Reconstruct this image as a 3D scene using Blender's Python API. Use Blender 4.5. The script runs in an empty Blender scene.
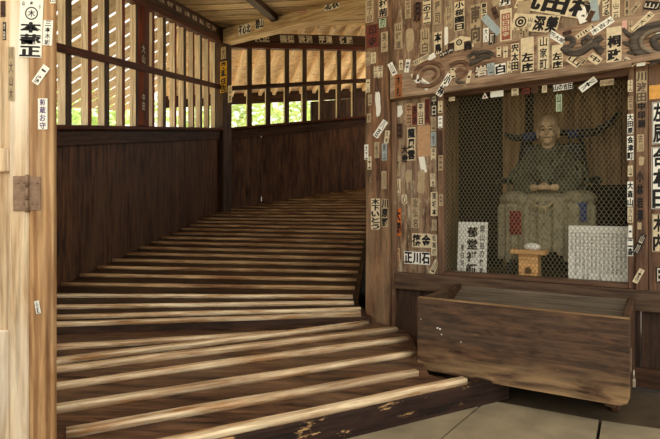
import bpy, bmesh, math, random
from mathutils import Vector, Matrix, noise
random.seed(7)
V = Vector
SC = bpy.context.scene
COL = SC.collection
H = 0.8            # eye height above the stone floor; everything below is laid out relative to eye level and lifted by H at the end
FPX = 510.0

# ---------------------------------------------------------------- camera, sky, sun, exposure
cam = bpy.data.cameras.new('camera')
camo = bpy.data.objects.new('camera', cam)
COL.objects.link(camo)
camo.location = (0, 0, H)
camo.rotation_euler = (math.pi / 2, 0, 0)
cam.sensor_width = 36
cam.lens = FPX / 660 * 36
cam.shift_y = -12.5 / 660
cam.clip_start = 0.02
SC.camera = camo

world = bpy.data.worlds.new('overcast_sky')
SC.world = world
world.use_nodes = True
wn = world.node_tree
bg = wn.nodes['Background']
bg.inputs['Color'].default_value = (1.0, 0.97, 0.90, 1)
bg.inputs['Strength'].default_value = 1.15

sun = bpy.data.lights.new('sun', 'SUN')
sun.energy = 13.0
sun.angle = math.radians(2)
sun.color = (1.0, 0.93, 0.8)
suno = bpy.data.objects.new('sun', sun)
COL.objects.link(suno)
suno.rotation_euler = V((-0.25, -0.62, -0.75)).to_track_quat('-Z', 'Y').to_euler()

vs = SC.view_settings
vs.view_transform = 'Standard'
vs.look = 'None'
vs.gamma = 1
vs.use_curve_mapping = False
vs.exposure = 0.5

# ---------------------------------------------------------------- materials
def lin(c):
    return tuple(((v / 255 / 12.92) if v / 255 <= 0.04045 else ((v / 255 + 0.055) / 1.055) ** 2.4) for v in c) + (1,)

def plain(name, c, rough=0.7, metal=0.0, var=0.12, scale=30):
    m = bpy.data.materials.new(name); m.use_nodes = True
    nt = m.node_tree; b = nt.nodes['Principled BSDF']
    tc = nt.nodes.new('ShaderNodeTexCoord'); n = nt.nodes.new('ShaderNodeTexNoise')
    n.inputs['Scale'].default_value = scale; n.inputs['Detail'].default_value = 4
    nt.links.new(tc.outputs['Object'], n.inputs['Vector'])
    r = nt.nodes.new('ShaderNodeValToRGB')
    a = lin(c)
    r.color_ramp.elements[0].position = 0.3; r.color_ramp.elements[1].position = 0.7
    r.color_ramp.elements[0].color = tuple(x * (1 - var) for x in a[:3]) + (1,)
    r.color_ramp.elements[1].color = tuple(min(1, x * (1 + var)) for x in a[:3]) + (1,)
    nt.links.new(n.outputs['Fac'], r.inputs['Fac']); nt.links.new(r.outputs['Color'], b.inputs['Base Color'])
    b.inputs['Roughness'].default_value = rough; b.inputs['Metallic'].default_value = metal
    b.inputs['Specular IOR Level'].default_value = 0.3
    return m

def wood(name, dark, light, grey=None, axis='x', greyamt=0.35, fine=26, bump=0.25, rough=0.62, spec=0.25, speckle=None, contrast=0.14, rings=0.0, grain=0.6, wear=None, along=3.5):
    m = bpy.data.materials.new(name); m.use_nodes = True
    nt = m.node_tree; N = nt.nodes; L = nt.links; b = N['Principled BSDF']
    tc = N.new('ShaderNodeTexCoord'); geo = N.new('ShaderNodeNewGeometry')
    rnd = N.new('ShaderNodeVectorMath'); rnd.operation = 'SCALE'; rnd.inputs[0].default_value = (7.3, 5.1, 9.7)
    L.new(geo.outputs['Random Per Island'], rnd.inputs['Scale'])
    oi = N.new('ShaderNodeObjectInfo')
    rnd2 = N.new('ShaderNodeVectorMath'); rnd2.operation = 'SCALE'; rnd2.inputs[0].default_value = (13.1, 8.7, 4.3)
    L.new(oi.outputs['Random'], rnd2.inputs['Scale'])
    add = N.new('ShaderNodeVectorMath'); L.new(tc.outputs['Object'], add.inputs[0]); L.new(rnd.outputs[0], add.inputs[1])
    add2 = N.new('ShaderNodeVectorMath'); L.new(add.outputs[0], add2.inputs[0]); L.new(rnd2.outputs[0], add2.inputs[1])
    def mapped(along, across):
        mp = N.new('ShaderNodeMapping')
        mp.inputs['Scale'].default_value = {'x': (along, across, across), 'y': (across, along, across), 'z': (across, across, along)}[axis]
        L.new(add2.outputs[0], mp.inputs['Vector']); return mp
    def nz(along, across, detail, dist=0.0):
        n = N.new('ShaderNodeTexNoise'); n.inputs['Scale'].default_value = 1; n.inputs['Detail'].default_value = detail
        n.inputs['Distortion'].default_value = dist; L.new(mapped(along, across).outputs[0], n.inputs['Vector']); return n
    n1 = nz(along, fine * 1.8, 9, 0.35); n1.inputs['Roughness'].default_value = 0.64
    r1 = N.new('ShaderNodeValToRGB'); e = r1.color_ramp.elements
    e[0].position = 0.5 - contrast; e[1].position = 0.5 + contrast; e[0].color = lin(dark); e[1].color = lin(light)
    L.new(n1.outputs['Fac'], r1.inputs['Fac'])
    col = r1.outputs['Color']
    # fine dark grain lines and checks
    nf = nz(3.0, fine * 4.5, 4, 0.3)
    rf = N.new('ShaderNodeValToRGB'); rf.color_ramp.elements[0].position = 0.34; rf.color_ramp.elements[1].position = 0.52
    rf.color_ramp.elements[0].color = (0.42, 0.38, 0.34, 1); rf.color_ramp.elements[1].color = (1, 1, 1, 1)
    L.new(nf.outputs['Fac'], rf.inputs['Fac'])
    mf = N.new('ShaderNodeMix'); mf.data_type = 'RGBA'; mf.blend_type = 'MULTIPLY'; mf.inputs[0].default_value = grain
    L.new(col, mf.inputs[6]); L.new(rf.outputs['Color'], mf.inputs[7]); col = mf.outputs[2]
    # board to board variation
    hv = N.new('ShaderNodeHueSaturation'); mr = N.new('ShaderNodeMapRange')
    mr.inputs['To Min'].default_value = 0.78; mr.inputs['To Max'].default_value = 1.2
    L.new(geo.outputs['Random Per Island'], mr.inputs['Value']); L.new(mr.outputs[0], hv.inputs['Value']); L.new(col, hv.inputs['Color'])
    col = hv.outputs['Color']
    if grey is not None:
        n2 = nz(1.1, 5.0, 5, 0.8)
        r2 = N.new('ShaderNodeValToRGB'); r2.color_ramp.elements[0].position = 0.45; r2.color_ramp.elements[1].position = 0.72
        r2.color_ramp.elements[1].color = (greyamt,) * 3 + (1,)
        r2.color_ramp.elements[0].color = (0, 0, 0, 1)
        L.new(n2.outputs['Fac'], r2.inputs['Fac'])
        mx = N.new('ShaderNodeMix'); mx.data_type = 'RGBA'
        L.new(r2.outputs['Color'], mx.inputs[0]); L.new(col, mx.inputs[6]); mx.inputs[7].default_value = lin(grey)
        col = mx.outputs[2]
    if speckle is not None:
        c, lo, hi = speckle
        n3 = N.new('ShaderNodeTexNoise'); n3.inputs['Scale'].default_value = 1; n3.inputs['Detail'].default_value = 8; n3.inputs['Roughness'].default_value = 0.75
        L.new(mapped(7, 30).outputs[0], n3.inputs['Vector'])
        r3 = N.new('ShaderNodeValToRGB'); r3.color_ramp.elements[0].position = lo; r3.color_ramp.elements[1].position = hi
        L.new(n3.outputs['Fac'], r3.inputs['Fac'])
        mx = N.new('ShaderNodeMix'); mx.data_type = 'RGBA'
        L.new(r3.outputs['Color'], mx.inputs[0]); L.new(col, mx.inputs[6]); mx.inputs[7].default_value = lin(c)
        col = mx.outputs[2]
    if rings > 0:
        wv = N.new('ShaderNodeTexWave'); wv.wave_type = 'RINGS'; wv.rings_direction = {'x': 'X', 'y': 'Y', 'z': 'Z'}[axis]
        wv.inputs['Scale'].default_value = 1.0; wv.inputs['Distortion'].default_value = 6; wv.inputs['Detail'].default_value = 3; wv.inputs['Detail Scale'].default_value = 0.7
        L.new(mapped(1.2, 12).outputs[0], wv.inputs['Vector'])
        mx = N.new('ShaderNodeMix'); mx.data_type = 'RGBA'; mx.blend_type = 'MULTIPLY'; mx.inputs[0].default_value = rings
        r4 = N.new('ShaderNodeValToRGB'); r4.color_ramp.elements[0].color = lin((150, 110, 70)); r4.color_ramp.elements[0].position = 0.1; r4.color_ramp.elements[1].position = 0.6
        L.new(wv.outputs['Fac'], r4.inputs['Fac']); L.new(col, mx.inputs[6]); L.new(r4.outputs['Color'], mx.inputs[7]); col = mx.outputs[2]
    if wear is not None:      # handled or weathered band: colour, height where it starts, height where it is full
        wc, wa, wb, amt = wear
        sx = N.new('ShaderNodeSeparateXYZ'); L.new(tc.outputs['Object'], sx.inputs[0])
        wm = N.new('ShaderNodeMapRange'); wm.inputs['From Min'].default_value = wa; wm.inputs['From Max'].default_value = wb
        L.new(sx.outputs['Z'], wm.inputs['Value'])
        nw = nz(4, 22, 6, 0.6); ad = N.new('ShaderNodeMath'); ad.operation = 'MULTIPLY'
        rw = N.new('ShaderNodeValToRGB'); rw.color_ramp.elements[0].position = 0.4; rw.color_ramp.elements[1].position = 0.62
        L.new(nw.outputs['Fac'], rw.inputs['Fac']); L.new(rw.outputs['Color'], ad.inputs[0]); L.new(wm.outputs[0], ad.inputs[1])
        a2 = N.new('ShaderNodeMath'); a2.operation = 'MULTIPLY'; a2.inputs[1].default_value = amt; L.new(ad.outputs[0], a2.inputs[0])
        mx = N.new('ShaderNodeMix'); mx.data_type = 'RGBA'
        L.new(a2.outputs[0], mx.inputs[0]); L.new(col, mx.inputs[6]); mx.inputs[7].default_value = lin(wc); col = mx.outputs[2]
    L.new(col, b.inputs['Base Color'])
    b.inputs['Roughness'].default_value = rough; b.inputs['Specular IOR Level'].default_value = spec
    bp = N.new('ShaderNodeBump'); bp.inputs['Strength'].default_value = bump; bp.inputs['Distance'].default_value = 0.004
    L.new(n1.outputs['Fac'], bp.inputs['Height']); L.new(bp.outputs[0], b.inputs['Normal'])
    return m

M = {}
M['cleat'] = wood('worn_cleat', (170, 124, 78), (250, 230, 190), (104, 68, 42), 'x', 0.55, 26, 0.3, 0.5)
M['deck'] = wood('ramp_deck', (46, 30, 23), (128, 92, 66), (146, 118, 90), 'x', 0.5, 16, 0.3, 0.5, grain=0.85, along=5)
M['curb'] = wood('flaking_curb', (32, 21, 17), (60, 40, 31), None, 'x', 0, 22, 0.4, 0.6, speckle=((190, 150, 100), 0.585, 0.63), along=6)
M['cleatup'] = wood('shaded_cleat', (128, 86, 52), (216, 180, 130), (84, 52, 32), 'x', 0.6, 26, 0.3, 0.5)  # darker cleat copy: dimness up the climb is put into the colour
M['deckup'] = wood('shaded_ramp_deck', (30, 19, 14), (70, 47, 33), (96, 72, 50), 'x', 0.35, 16, 0.3, 0.5)  # deck colour lowered to paint in the shade of the climbing flight
M['darkwall'] = wood('dark_wall_boards', (44, 26, 17), (104, 70, 46), (112, 84, 60), 'z', 0.4, 16, 0.3, 0.6)
M['darkbeam'] = wood('dark_beam', (38, 24, 16), (84, 56, 38), None, 'x', 0, 24)
M['redbeam'] = wood('red_brown_rail', (62, 30, 18), (98, 52, 32), None, 'x', 0, 24)
M['redbeamz'] = wood('red_brown_upright', (72, 32, 21), (116, 58, 38), None, 'z', 0, 24)
M['slat'] = wood('lattice_slat', (190, 172, 142), (232, 218, 188), None, 'z', 0, 26)
M['slatred'] = wood('lattice_slat_red', (92, 38, 24), (140, 64, 42), None, 'z', 0, 26)
M['slatdark'] = wood('lattice_slat_dark', (52, 40, 30), (92, 74, 54), None, 'z', 0, 26)
M['ceil'] = wood('ceiling_boards', (176, 148, 108), (224, 198, 152), (140, 112, 78), 'x', 0.5, 16)
M['lightbeam'] = wood('pale_beam', (178, 148, 108), (232, 208, 162), None, 'x', 0, 22)
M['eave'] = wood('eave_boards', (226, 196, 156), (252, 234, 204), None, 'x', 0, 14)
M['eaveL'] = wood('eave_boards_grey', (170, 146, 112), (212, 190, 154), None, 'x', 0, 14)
M['facade'] = wood('facade_boards', (84, 60, 44), (160, 128, 98), (172, 154, 126), 'z', 0.7, 22, 0.3, 0.65, speckle=((186, 172, 142), 0.53, 0.66), along=6, grain=0.75)
M['facadex'] = wood('facade_beam', (96, 70, 52), (170, 140, 110), (172, 154, 128), 'x', 0.6, 24, 0.3, 0.65, speckle=((186, 170, 142), 0.57, 0.7), along=6, grain=0.75)
M['framex'] = wood('window_frame_wood', (70, 48, 36), (116, 86, 64), None, 'x', 0, 22)
M['framez'] = wood('window_upright_wood', (74, 50, 37), (132, 98, 72), (150, 126, 98), 'z', 0.45, 22, speckle=((172, 152, 122), 0.62, 0.72))
M['post'] = wood('cracked_post', (50, 29, 19), (156, 114, 80), (166, 140, 106), 'z', 0.6, 17, 0.8, 0.6, contrast=0.13, grain=0.9, speckle=((178, 154, 120), 0.6, 0.7))
M['sill'] = wood('sill_wood', (66, 48, 36), (112, 88, 66), None, 'x', 0, 20)
M['base'] = wood('base_boards', (58, 38, 24), (100, 68, 44), None, 'x', 0, 12)
M['basez'] = wood('base_boards_upright', (44, 30, 22), (86, 62, 44), None, 'z', 0, 14)
M['box'] = wood('offertory_box_wood', (44, 28, 20), (106, 76, 54), (88, 76, 60), 'x', 0.5, 22, 0.4, 0.6, speckle=((150, 122, 86), 0.63, 0.74), grain=0.75, wear=((196, 160, 112), -0.58, -0.73, 0.8), along=8)
M['boxin'] = wood('box_inside', (92, 82, 68), (128, 114, 96), None, 'x', 0, 14)
M['door'] = wood('door_post_wood', (140, 98, 60), (200, 158, 108), (218, 190, 148), 'z', 0.5, 22, 0.3, 0.6, rings=0.5)
M['doorpale'] = wood('door_leaf_wood', (190, 156, 116), (234, 212, 174), (248, 238, 216), 'z', 0.85, 20, 0.3, 0.6)
M['carve'] = wood('dark_carving', (46, 41, 36), (96, 86, 74), None, 'x', 0, 30)
M['alcove'] = wood('alcove_boards', (136, 102, 66), (184, 148, 102), None, 'z', 0, 12)
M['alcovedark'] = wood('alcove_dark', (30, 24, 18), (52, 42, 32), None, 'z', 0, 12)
M['hinoki'] = wood('stand_wood', (206, 150, 88), (236, 186, 120), None, 'x', 0, 20)
M['darkslab'] = plain('dark_floor_board', (84, 70, 52), 0.7, 0, 0.25, 12)
M['stone'] = plain('floor_stone', (150, 136, 108), 0.75, 0, 0.2, 9)
M['earth'] = plain('pale_ground', (214, 196, 160), 0.9, 0, 0.1, 3)
M['soil'] = plain('dark_joint', (44, 36, 28), 0.9)
M['iron'] = plain('rusted_iron', (138, 112, 90), 0.6, 0.2, 0.25, 60)
M['steel'] = plain('padlock_steel', (190, 180, 160), 0.35, 0.8)
M['wire'] = plain('wire', (150, 142, 110), 0.5, 0.2)
M['statue'] = plain('statue_skin', (190, 160, 122), 0.6, 0, 0.18, 40)
M['robe'] = plain('statue_robe', (78, 78, 60), 0.7, 0, 0.4, 80)
M['skirt'] = plain('statue_skirt', (132, 124, 98), 0.7, 0, 0.4, 60)
M['robeband'] = plain('statue_robe_band', (160, 146, 106), 0.75, 0, 0.3, 60)
M['red'] = plain('red_cloth', (104, 32, 28), 0.8, 0, 0.3, 60)
M['blue'] = plain('blue_cloth', (54, 66, 104), 0.8, 0, 0.3, 60)
M['chair'] = plain('black_lacquer', (34, 36, 30), 0.4)
M['white'] = plain('white_board', (238, 236, 222), 0.6, 0, 0.02)
M['leaf'] = plain('leaves', (186, 206, 142), 0.6, 0, 0.3, 2)
M['bark'] = plain('bark', (90, 72, 54), 0.9)
M['roof'] = plain('roof_boards', (92, 80, 66), 0.9)
M['ink'] = plain('ink', (26, 22, 20), 0.7)

# ---------------------------------------------------------------- helpers
def frame(o, x, z):
    x = V(x).normalized(); z = V(z); y = z.cross(x).normalized(); z = x.cross(y)
    m = Matrix.Identity(4)
    for i, a in enumerate((x, y, z)):
        for j in range(3): m[j][i] = a[j]
    m.translation = V(o)
    return m

def put(name, bm, mats, parent=None, mw=None, smooth=False):
    me = bpy.data.meshes.new(name)
    bmesh.ops.recalc_face_normals(bm, faces=bm.faces)
    bm.to_mesh(me); bm.free()
    for m in (mats if isinstance(mats, (list, tuple)) else [mats]): me.materials.append(m)
    if smooth:
        for p in me.polygons: p.use_smooth = True
    return put_mesh(name, me, parent, mw)

WM = {}
def put_mesh(name, me, parent=None, mw=None):
    o = bpy.data.objects.new(name, me); COL.objects.link(o)
    mw = mw or Matrix.Identity(4)
    if parent is not None:
        o.parent = parent
        o.matrix_basis = WM[parent.name].inverted() @ mw
    else:
        o.matrix_basis = mw
    WM[o.name] = mw
    return o

def tag(o, label=None, cat=None, group=None, kind=None):
    if label: o['label'] = label
    if cat: o['category'] = cat
    if group: o['group'] = group
    if kind: o['kind'] = kind
    return o

def empty(name, loc=(0, 0, 0), label=None, cat=None, group=None, kind=None):
    o = bpy.data.objects.new(name, None); COL.objects.link(o)
    o.location = loc; o.empty_display_size = 0.1
    WM[o.name] = Matrix.Translation(V(loc))
    return tag(o, label, cat, group, kind)

def cube(bm, c, s, mw=None, bevel=0.0, mi=0):
    r = bmesh.ops.create_cube(bm, size=1)
    vs_ = r['verts']
    m = Matrix.Translation(V(c)) @ Matrix.Diagonal((s[0], s[1], s[2], 1))
    if mw is not None: m = mw @ m
    bmesh.ops.transform(bm, matrix=m, verts=vs_)
    fs = list({f for v in vs_ for f in v.link_faces})
    if bevel > 0:
        es = list({e for v in vs_ for e in v.link_edges})
        rr = bmesh.ops.bevel(bm, geom=es, offset=bevel, segments=1, affect='EDGES', profile=0.5)
        fs = list({f for f in rr['faces']} | {f for f in fs if f.is_valid})
    for f in fs:
        if f.is_valid: f.material_index = mi
    return fs

def beam(name, p0, p1, w, h, mat, parent=None, up=(0, 0, 1), bevel=0.004):
    p0 = V(p0); p1 = V(p1)
    bm = bmesh.new(); cube(bm, (0, 0, 0), ((p1 - p0).length, w, h), None, bevel)
    return put(name, bm, mat, parent, frame((p0 + p1) / 2, p1 - p0, up))

def hexa(bm, pts, off, mi=0):
    """prism: polygon pts pushed by off"""
    a = [bm.verts.new(V(p)) for p in pts]; b = [bm.verts.new(V(p) + V(off)) for p in pts]
    n = len(a); fs = [bm.faces.new(a), bm.faces.new(b[::-1])]
    for i in range(n): fs.append(bm.faces.new((a[i], b[i], b[(i + 1) % n], a[(i + 1) % n])))
    for f in fs: f.material_index = mi
    return fs

def tube(bm, pts, radii, seg=8, mi=0, flat=1.0, cap=True):
    pts = [V(p) for p in pts]
    if not isinstance(radii, (list, tuple)): radii = [radii] * len(pts)
    rings = []
    up = V((0, 0, 1))
    prev = None
    for i, p in enumerate(pts):
        d = (pts[min(i + 1, len(pts) - 1)] - pts[max(i - 1, 0)]).normalized()
        if prev is None:
            a = d.cross(up)
            if a.length < 0.1: a = d.cross(V((1, 0, 0)))
            a.normalize()
        else:
            a = (prev - d * prev.dot(d)).normalized()
        prev = a
        b = d.cross(a)
        rings.append([bm.verts.new(p + (a * math.cos(t) + b * math.sin(t) * flat) * radii[i]) for t in [2 * math.pi * k / seg for k in range(seg)]])
    for i in range(len(rings) - 1):
        for k in range(seg):
            f = bm.faces.new((rings[i][k], rings[i][(k + 1) % seg], rings[i + 1][(k + 1) % seg], rings[i + 1][k])); f.material_index = mi; f.smooth = True
    if cap:
        for r in (rings[0][::-1], rings[-1]):
            f = bm.faces.new(r); f.material_index = mi

def ell(bm, c, r, seg=16, mw=None, mi=0):
    res = bmesh.ops.create_uvsphere(bm, u_segments=seg, v_segments=max(6, seg * 2 // 3), radius=1)
    m = Matrix.Translation(V(c)) @ Matrix.Diagonal((r[0], r[1], r[2], 1))
    if mw is not None: m = mw @ m
    bmesh.ops.transform(bm, matrix=m, verts=res['verts'])
    for v in res['verts']:
        for f in v.link_faces: f.material_index = mi; f.smooth = True

def ray(px, py):
    return V(((px - 330) / FPX, 1.0, (207 - py) / FPX))
def on_z(px, py, z):
    r = ray(px, py); return r * (z / r.z)
def on_plane(px, py, o, n):
    r = ray(px, py); return r * (V(o).dot(n) / r.dot(n))

# facade frame: e runs right (towards the viewer), n faces the viewer
FA = V((0.671, 2.73, 0)); FE = V((0.848, -0.53, 0)); FN = V((-0.53, -0.848, 0))
def fac(u, z, d=0): return FA + FE * u + FN * d + V((0, 0, z))
def fuz(px, py, d=0):
    p = on_plane(px, py, FA + FN * d, FN); q = p - FA
    return q.dot(FE), p.z
def fu(px, d=0): return fuz(px, 207, d)[0]
def fbox(name, u0, u1, z0, z1, d0, d1, mat, parent=None, bevel=0.004):
    """box in the facade frame; local x = e, y = into the wall, z = up"""
    bm = bmesh.new(); cube(bm, (0, 0, 0), (u1 - u0, abs(d1 - d0), z1 - z0), None, bevel)
    return put(name, bm, mat, parent, frame(fac((u0 + u1) / 2, (z0 + z1) / 2, (d0 + d1) / 2), FE, (0, 0, 1)))
# ---------------------------------------------------------------- walls: left (along its dark boards) and far
def Lw(t, z=0): return V((-1.79 + 0.139 * t, 3.35 + 0.99 * t, z))
def Bw(w, z=0): return V((-1.36 + 0.927 * w, 6.39 + 0.375 * w, z))
LN = V((0.99, -0.139, 0)); BN = V((0.375, -0.927, 0))       # normals into the room
def lsill(t): return 0.535 + 0.147 * t
def bsill(w): return 0.975 + 0.147 * w

def board_wall(name, P, nrm, t0, t1, zb, zt, width, thick, mat, gaps=()):
    bm = bmesh.new(); t = t0
    rr = random.Random(len(name))
    while t < t1 - 0.01:
        w = min(width * rr.uniform(0.8, 1.25), t1 - t)
        off = nrm * (rr.uniform(-0.003, 0.003) - thick)
        a, b = t + 0.0008, t + w - 0.0008
        hexa(bm, [P(a, zb(a)) + off, P(b, zb(b)) + off, P(b, zt(b)) + off, P(a, zt(a)) + off], nrm * thick)
        t += w
    return tag(put(name, bm, mat), kind='structure')

board_wall('wall_left', Lw, LN, -2.6, 3.07, lambda t: -0.9, lambda t: lsill(t) - 0.02, 0.2, 0.03, M['darkwall'])
# far wall, with two slits of daylight between its boards
bm = bmesh.new()
def bpiece(w0, w1, za, zb_):
    hexa(bm, [Bw(w0, za), Bw(w1, za), Bw(w1, zb_), Bw(w0, zb_)], BN * -0.03)
wslit = 0.515
edges = [-0.05, 0.17, 0.36, wslit - 0.004, wslit + 0.004, 0.72, 0.94, 1.13, 1.36, 1.56, 1.79, 2.0, 2.22, 2.45, 2.7, 2.95, 3.2]
for a, b in zip(edges[:-1], edges[1:]):
    top = bsill((a + b) / 2) - 0.01
    if b - a < 0.02:
        bpiece(a - 0.001, b + 0.001, -0.7, 0.075); bpiece(a - 0.001, b + 0.001, 0.135, 0.90)
    else:
        bpiece(a + 0.0006, b - 0.0006, -0.7, top)
tag(put('wall_back', bm, M['darkwall']), kind='structure')

def lattice_window(name, P, nrm, t0, t1, sill, midz, topz, slats, posts, redpat, slatmats):
    root = empty(name, P((t0 + t1) / 2, 0), kind='structure')
    def seg(nm, zf, w, h, mat, dn, a=t0, b=t1, bev=0.004):
        return beam(nm, P(a, zf(a)) + nrm * dn, P(b, zf(b)) + nrm * dn, w, h, mat, root, bevel=bev)
    seg('sill', lambda t: sill(t) - 0.012, 0.14, 0.03, M['redbeam'], 0.0)
    seg('apron', lambda t: sill(t) - 0.085, 0.03, 0.1, M['darkbeam'], 0.012)
    seg('rail', midz, 0.035, 0.055, M['redbeam'] if redpat else M['darkbeam'], 0.012)
    seg('rail', lambda t: topz(t) + 0.03, 0.09, 0.055, M['redbeam'], 0.0)
    bm = bmesh.new()
    for i, (t, w, d) in enumerate(slats):
        a, b = t - w, t
        fs = hexa(bm, [P(a, sill(a)), P(b, sill(b)), P(b, topz(b)), P(a, topz(a))], nrm * -d)
        fs[0].material_index = 1 + (i % 2 if redpat else 1)  # inner face gets a darker colour, the other faces stay tan
    put('lattice', bm, slatmats, root)
    for t, w, d in posts:
        bm = bmesh.new(); hexa(bm, [P(t - w, sill(t)) + nrm * 0.02, P(t, sill(t)) + nrm * 0.02, P(t, topz(t)) + nrm * 0.02, P(t - w, topz(t)) + nrm * 0.02], nrm * -d)
        put('post', bm, M['redbeamz'], root)
    return root
ls = [(-0.52, 0.065), (-0.30, 0.045), (-0.08, 0.045), (0.146, 0.067), (0.373, 0.045), (0.600, 0.067), (0.826, 0.045), (1.035, 0.04), (1.33, 0.045), (1.56, 0.067), (1.79, 0.045), (2.02, 0.067), (2.24, 0.045), (2.46, 0.067), (2.68, 0.045), (2.90, 0.045)]
lattice_window('window_1', Lw, LN, -1.2, 3.02, lsill, lambda t: 1.045 + 0.147 * t, lambda t: 1.575 + 0.147 * t,
               [(t, w, 0.055) for t, w in ls], [(1.19, 0.095, 0.09)], True, [M['slat'], M['slatred'], M['slatdark']])
bs = []
for px in (252.0, 270.6, 289.2, 306.8, 324.0, 341.2, 356.5, 371, 385):
    q = (px - 330) / FPX
    w = (-1.36 - 6.39 * q) / (0.375 * q - 0.927)
    bs.append((w, 0.062, 0.05))
lattice_window('window_2', Bw, BN, 0.03, 3.0, bsill, lambda w: 1.475 + 0.147 * w, lambda w: 1.985 + 0.1 * w,
               bs, [], False, [M['slat'], M['slatdark'], M['slatdark']])

# upper beams over the lattices
LB = tag(beam('upper_beam', Lw(-1.2, 1.575 + 0.147 * -1.2 + 0.125) + LN * 0.01, Lw(3.05, 1.575 + 0.147 * 3.05 + 0.125) + LN * 0.01, 0.10, 0.135, M['darkbeam']),
         'dark brown beam with faded slips above the near lattice window', 'beam')
BB = tag(beam('upper_beam', Bw(0.03, 1.985 + 0.125) + BN * 0.01, Bw(3.0, 2.285 + 0.125) + BN * 0.01, 0.10, 0.13, M['darkbeam']),
         'dark brown beam with five black slips above the far lattice window', 'beam')
# corner pillar
bm = bmesh.new(); cube(bm, (0, 0, 0), (0.14, 0.14, 3.2), None, 0.008)
CP = tag(put('corner_pillar', bm, M['basez'], None, frame(Lw(3.07, 0.7) + LN * 0.02 + V((0.02, -0.02, 0)), (0.788, -0.616, 0), (0, 0, 1))),
         'dark square pillar with a yellow slip in the far corner', 'pillar')

# core wall beside the ramp (behind the sticker-covered pillar) and on behind it
bm = bmesh.new()
core = [V((0.235, 3.06, 0)), V((0.47, 5.05, 0)), V((2.6, 5.9, 0))]
for a, b in zip(core[:-1], core[1:]):
    n = max(2, int((b - a).length / 0.22))
    for i in range(n):
        p, q = a.lerp(b, i / n + 0.004), a.lerp(b, (i + 1) / n - 0.004)
        hexa(bm, [p + V((0, 0, -0.9)), q + V((0, 0, -0.9)), q + V((0, 0, 2.6)), p + V((0, 0, 2.6))], V((0.04, 0.02, 0)))
tag(put('wall_core', bm, M['darkwall']), kind='structure')

# ---------------------------------------------------------------- ramp with its cross cleats
CH, CW = 0.022, 0.040
A = []       # first flight: front top edge of each cleat, left and right end
def aline(pl, pr, z, extl=0.0, extr=0.0):
    l, r = on_z(pl[0], pl[1], z), on_z(pr[0], pr[1], z)
    d = (r - l).normalized()
    return l - d * extl, r + d * extr
A.append(aline((181.7, 439), (468, 379), -0.685, 0.33))
A.append(aline((66, 431.4), (419, 371), -0.672, 0.0))
A.append(aline((57, 407.7), (414, 352), -0.661, 0.07))
A.append(aline((57, 384.5), (409, 337.4), -0.651, 0.2))
A.append(aline((57, 368), (398, 328), -0.641, 0.25))
A.append(aline((57, 359.5), (369, 322), -0.633, 0.3))
A.append(aline((57, 346), (287, 331.6), -0.633, 0.3))
Bk = []      # climbing flight
for k, (yl, yr, xr, z) in enumerate(((323, 313, 361, -0.598), (315.8, 308, 361, -0.58), (305.7, 301.5, 354, -0.558), (294.3, 295.5, 353, -0.531))):
    Bk.append(aline((57, yl), (xr, yr), z, 0.3))
def zk(k): return -0.501 + 0.0318 * (k - 5)
for k in range(5, 36):
    z = zk(k)
    l = Lw(0.025 + 0.205 * (k - 5), z) if k < 20 else Bw(0.06 + 0.2 * (k - 20), z)
    if k < 18: r = V((0.138 + 0.0173 * (k - 4), 3.05 + 0.145 * (k - 4), z))
    else: r = V((0.363 + 0.135 * (k - 17), 4.93 + 0.055 * (k - 17), z))
    Bk.append((l, r))
ramp = empty('ramp', (-0.6, 2.0, -0.8), 'dark wooden ramp with worn pale cleats winding up to the left', 'ramp')
# decks
bm = bmesh.new()
def strip(lines, dz, thick):
    top = [(bm.verts.new(l + V((0, 0, dz))), bm.verts.new(r + V((0, 0, dz)))) for l, r in lines]
    bot = [(bm.verts.new(l + V((0, 0, dz - thick))), bm.verts.new(r + V((0, 0, dz - thick)))) for l, r in lines]
    for (a, b), (c, d), (e, f), (g, h) in zip(top[:-1], top[1:], bot[:-1], bot[1:]):
        bm.faces.new((a, b, d, c)); bm.faces.new((e, g, h, f)); bm.faces.new((a, c, g, e)); bm.faces.new((b, f, h, d))
    bm.faces.new((top[0][0], bot[0][0], bot[0][1], top[0][1])); bm.faces.new((top[-1][0], top[-1][1], bot[-1][1], bot[-1][0]))
d1 = (A[0][1] - A[0][0]).normalized()
f0 = (A[0][0] - d1 * 0.1, A[0][1] + d1 * 0.0)
def wider(l, r, a, b):
    d = (r - l).normalized(); return (l - d * a, r + d * b)
bk1 = Bk[0]
lastA = ((bk1[0][0] - 0.3, bk1[0][1] + 0.05, -0.637), (bk1[1][0] + 0.05, bk1[1][1] + 0.1, -0.637))
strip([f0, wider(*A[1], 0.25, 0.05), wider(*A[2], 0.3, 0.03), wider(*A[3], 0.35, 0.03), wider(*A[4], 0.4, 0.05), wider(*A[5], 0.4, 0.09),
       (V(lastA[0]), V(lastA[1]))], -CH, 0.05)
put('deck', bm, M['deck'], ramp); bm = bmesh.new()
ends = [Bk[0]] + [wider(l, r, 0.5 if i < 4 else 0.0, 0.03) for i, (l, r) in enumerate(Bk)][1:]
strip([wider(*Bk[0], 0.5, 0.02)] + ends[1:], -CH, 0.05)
put('deck', bm, M['deckup'], ramp)
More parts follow.
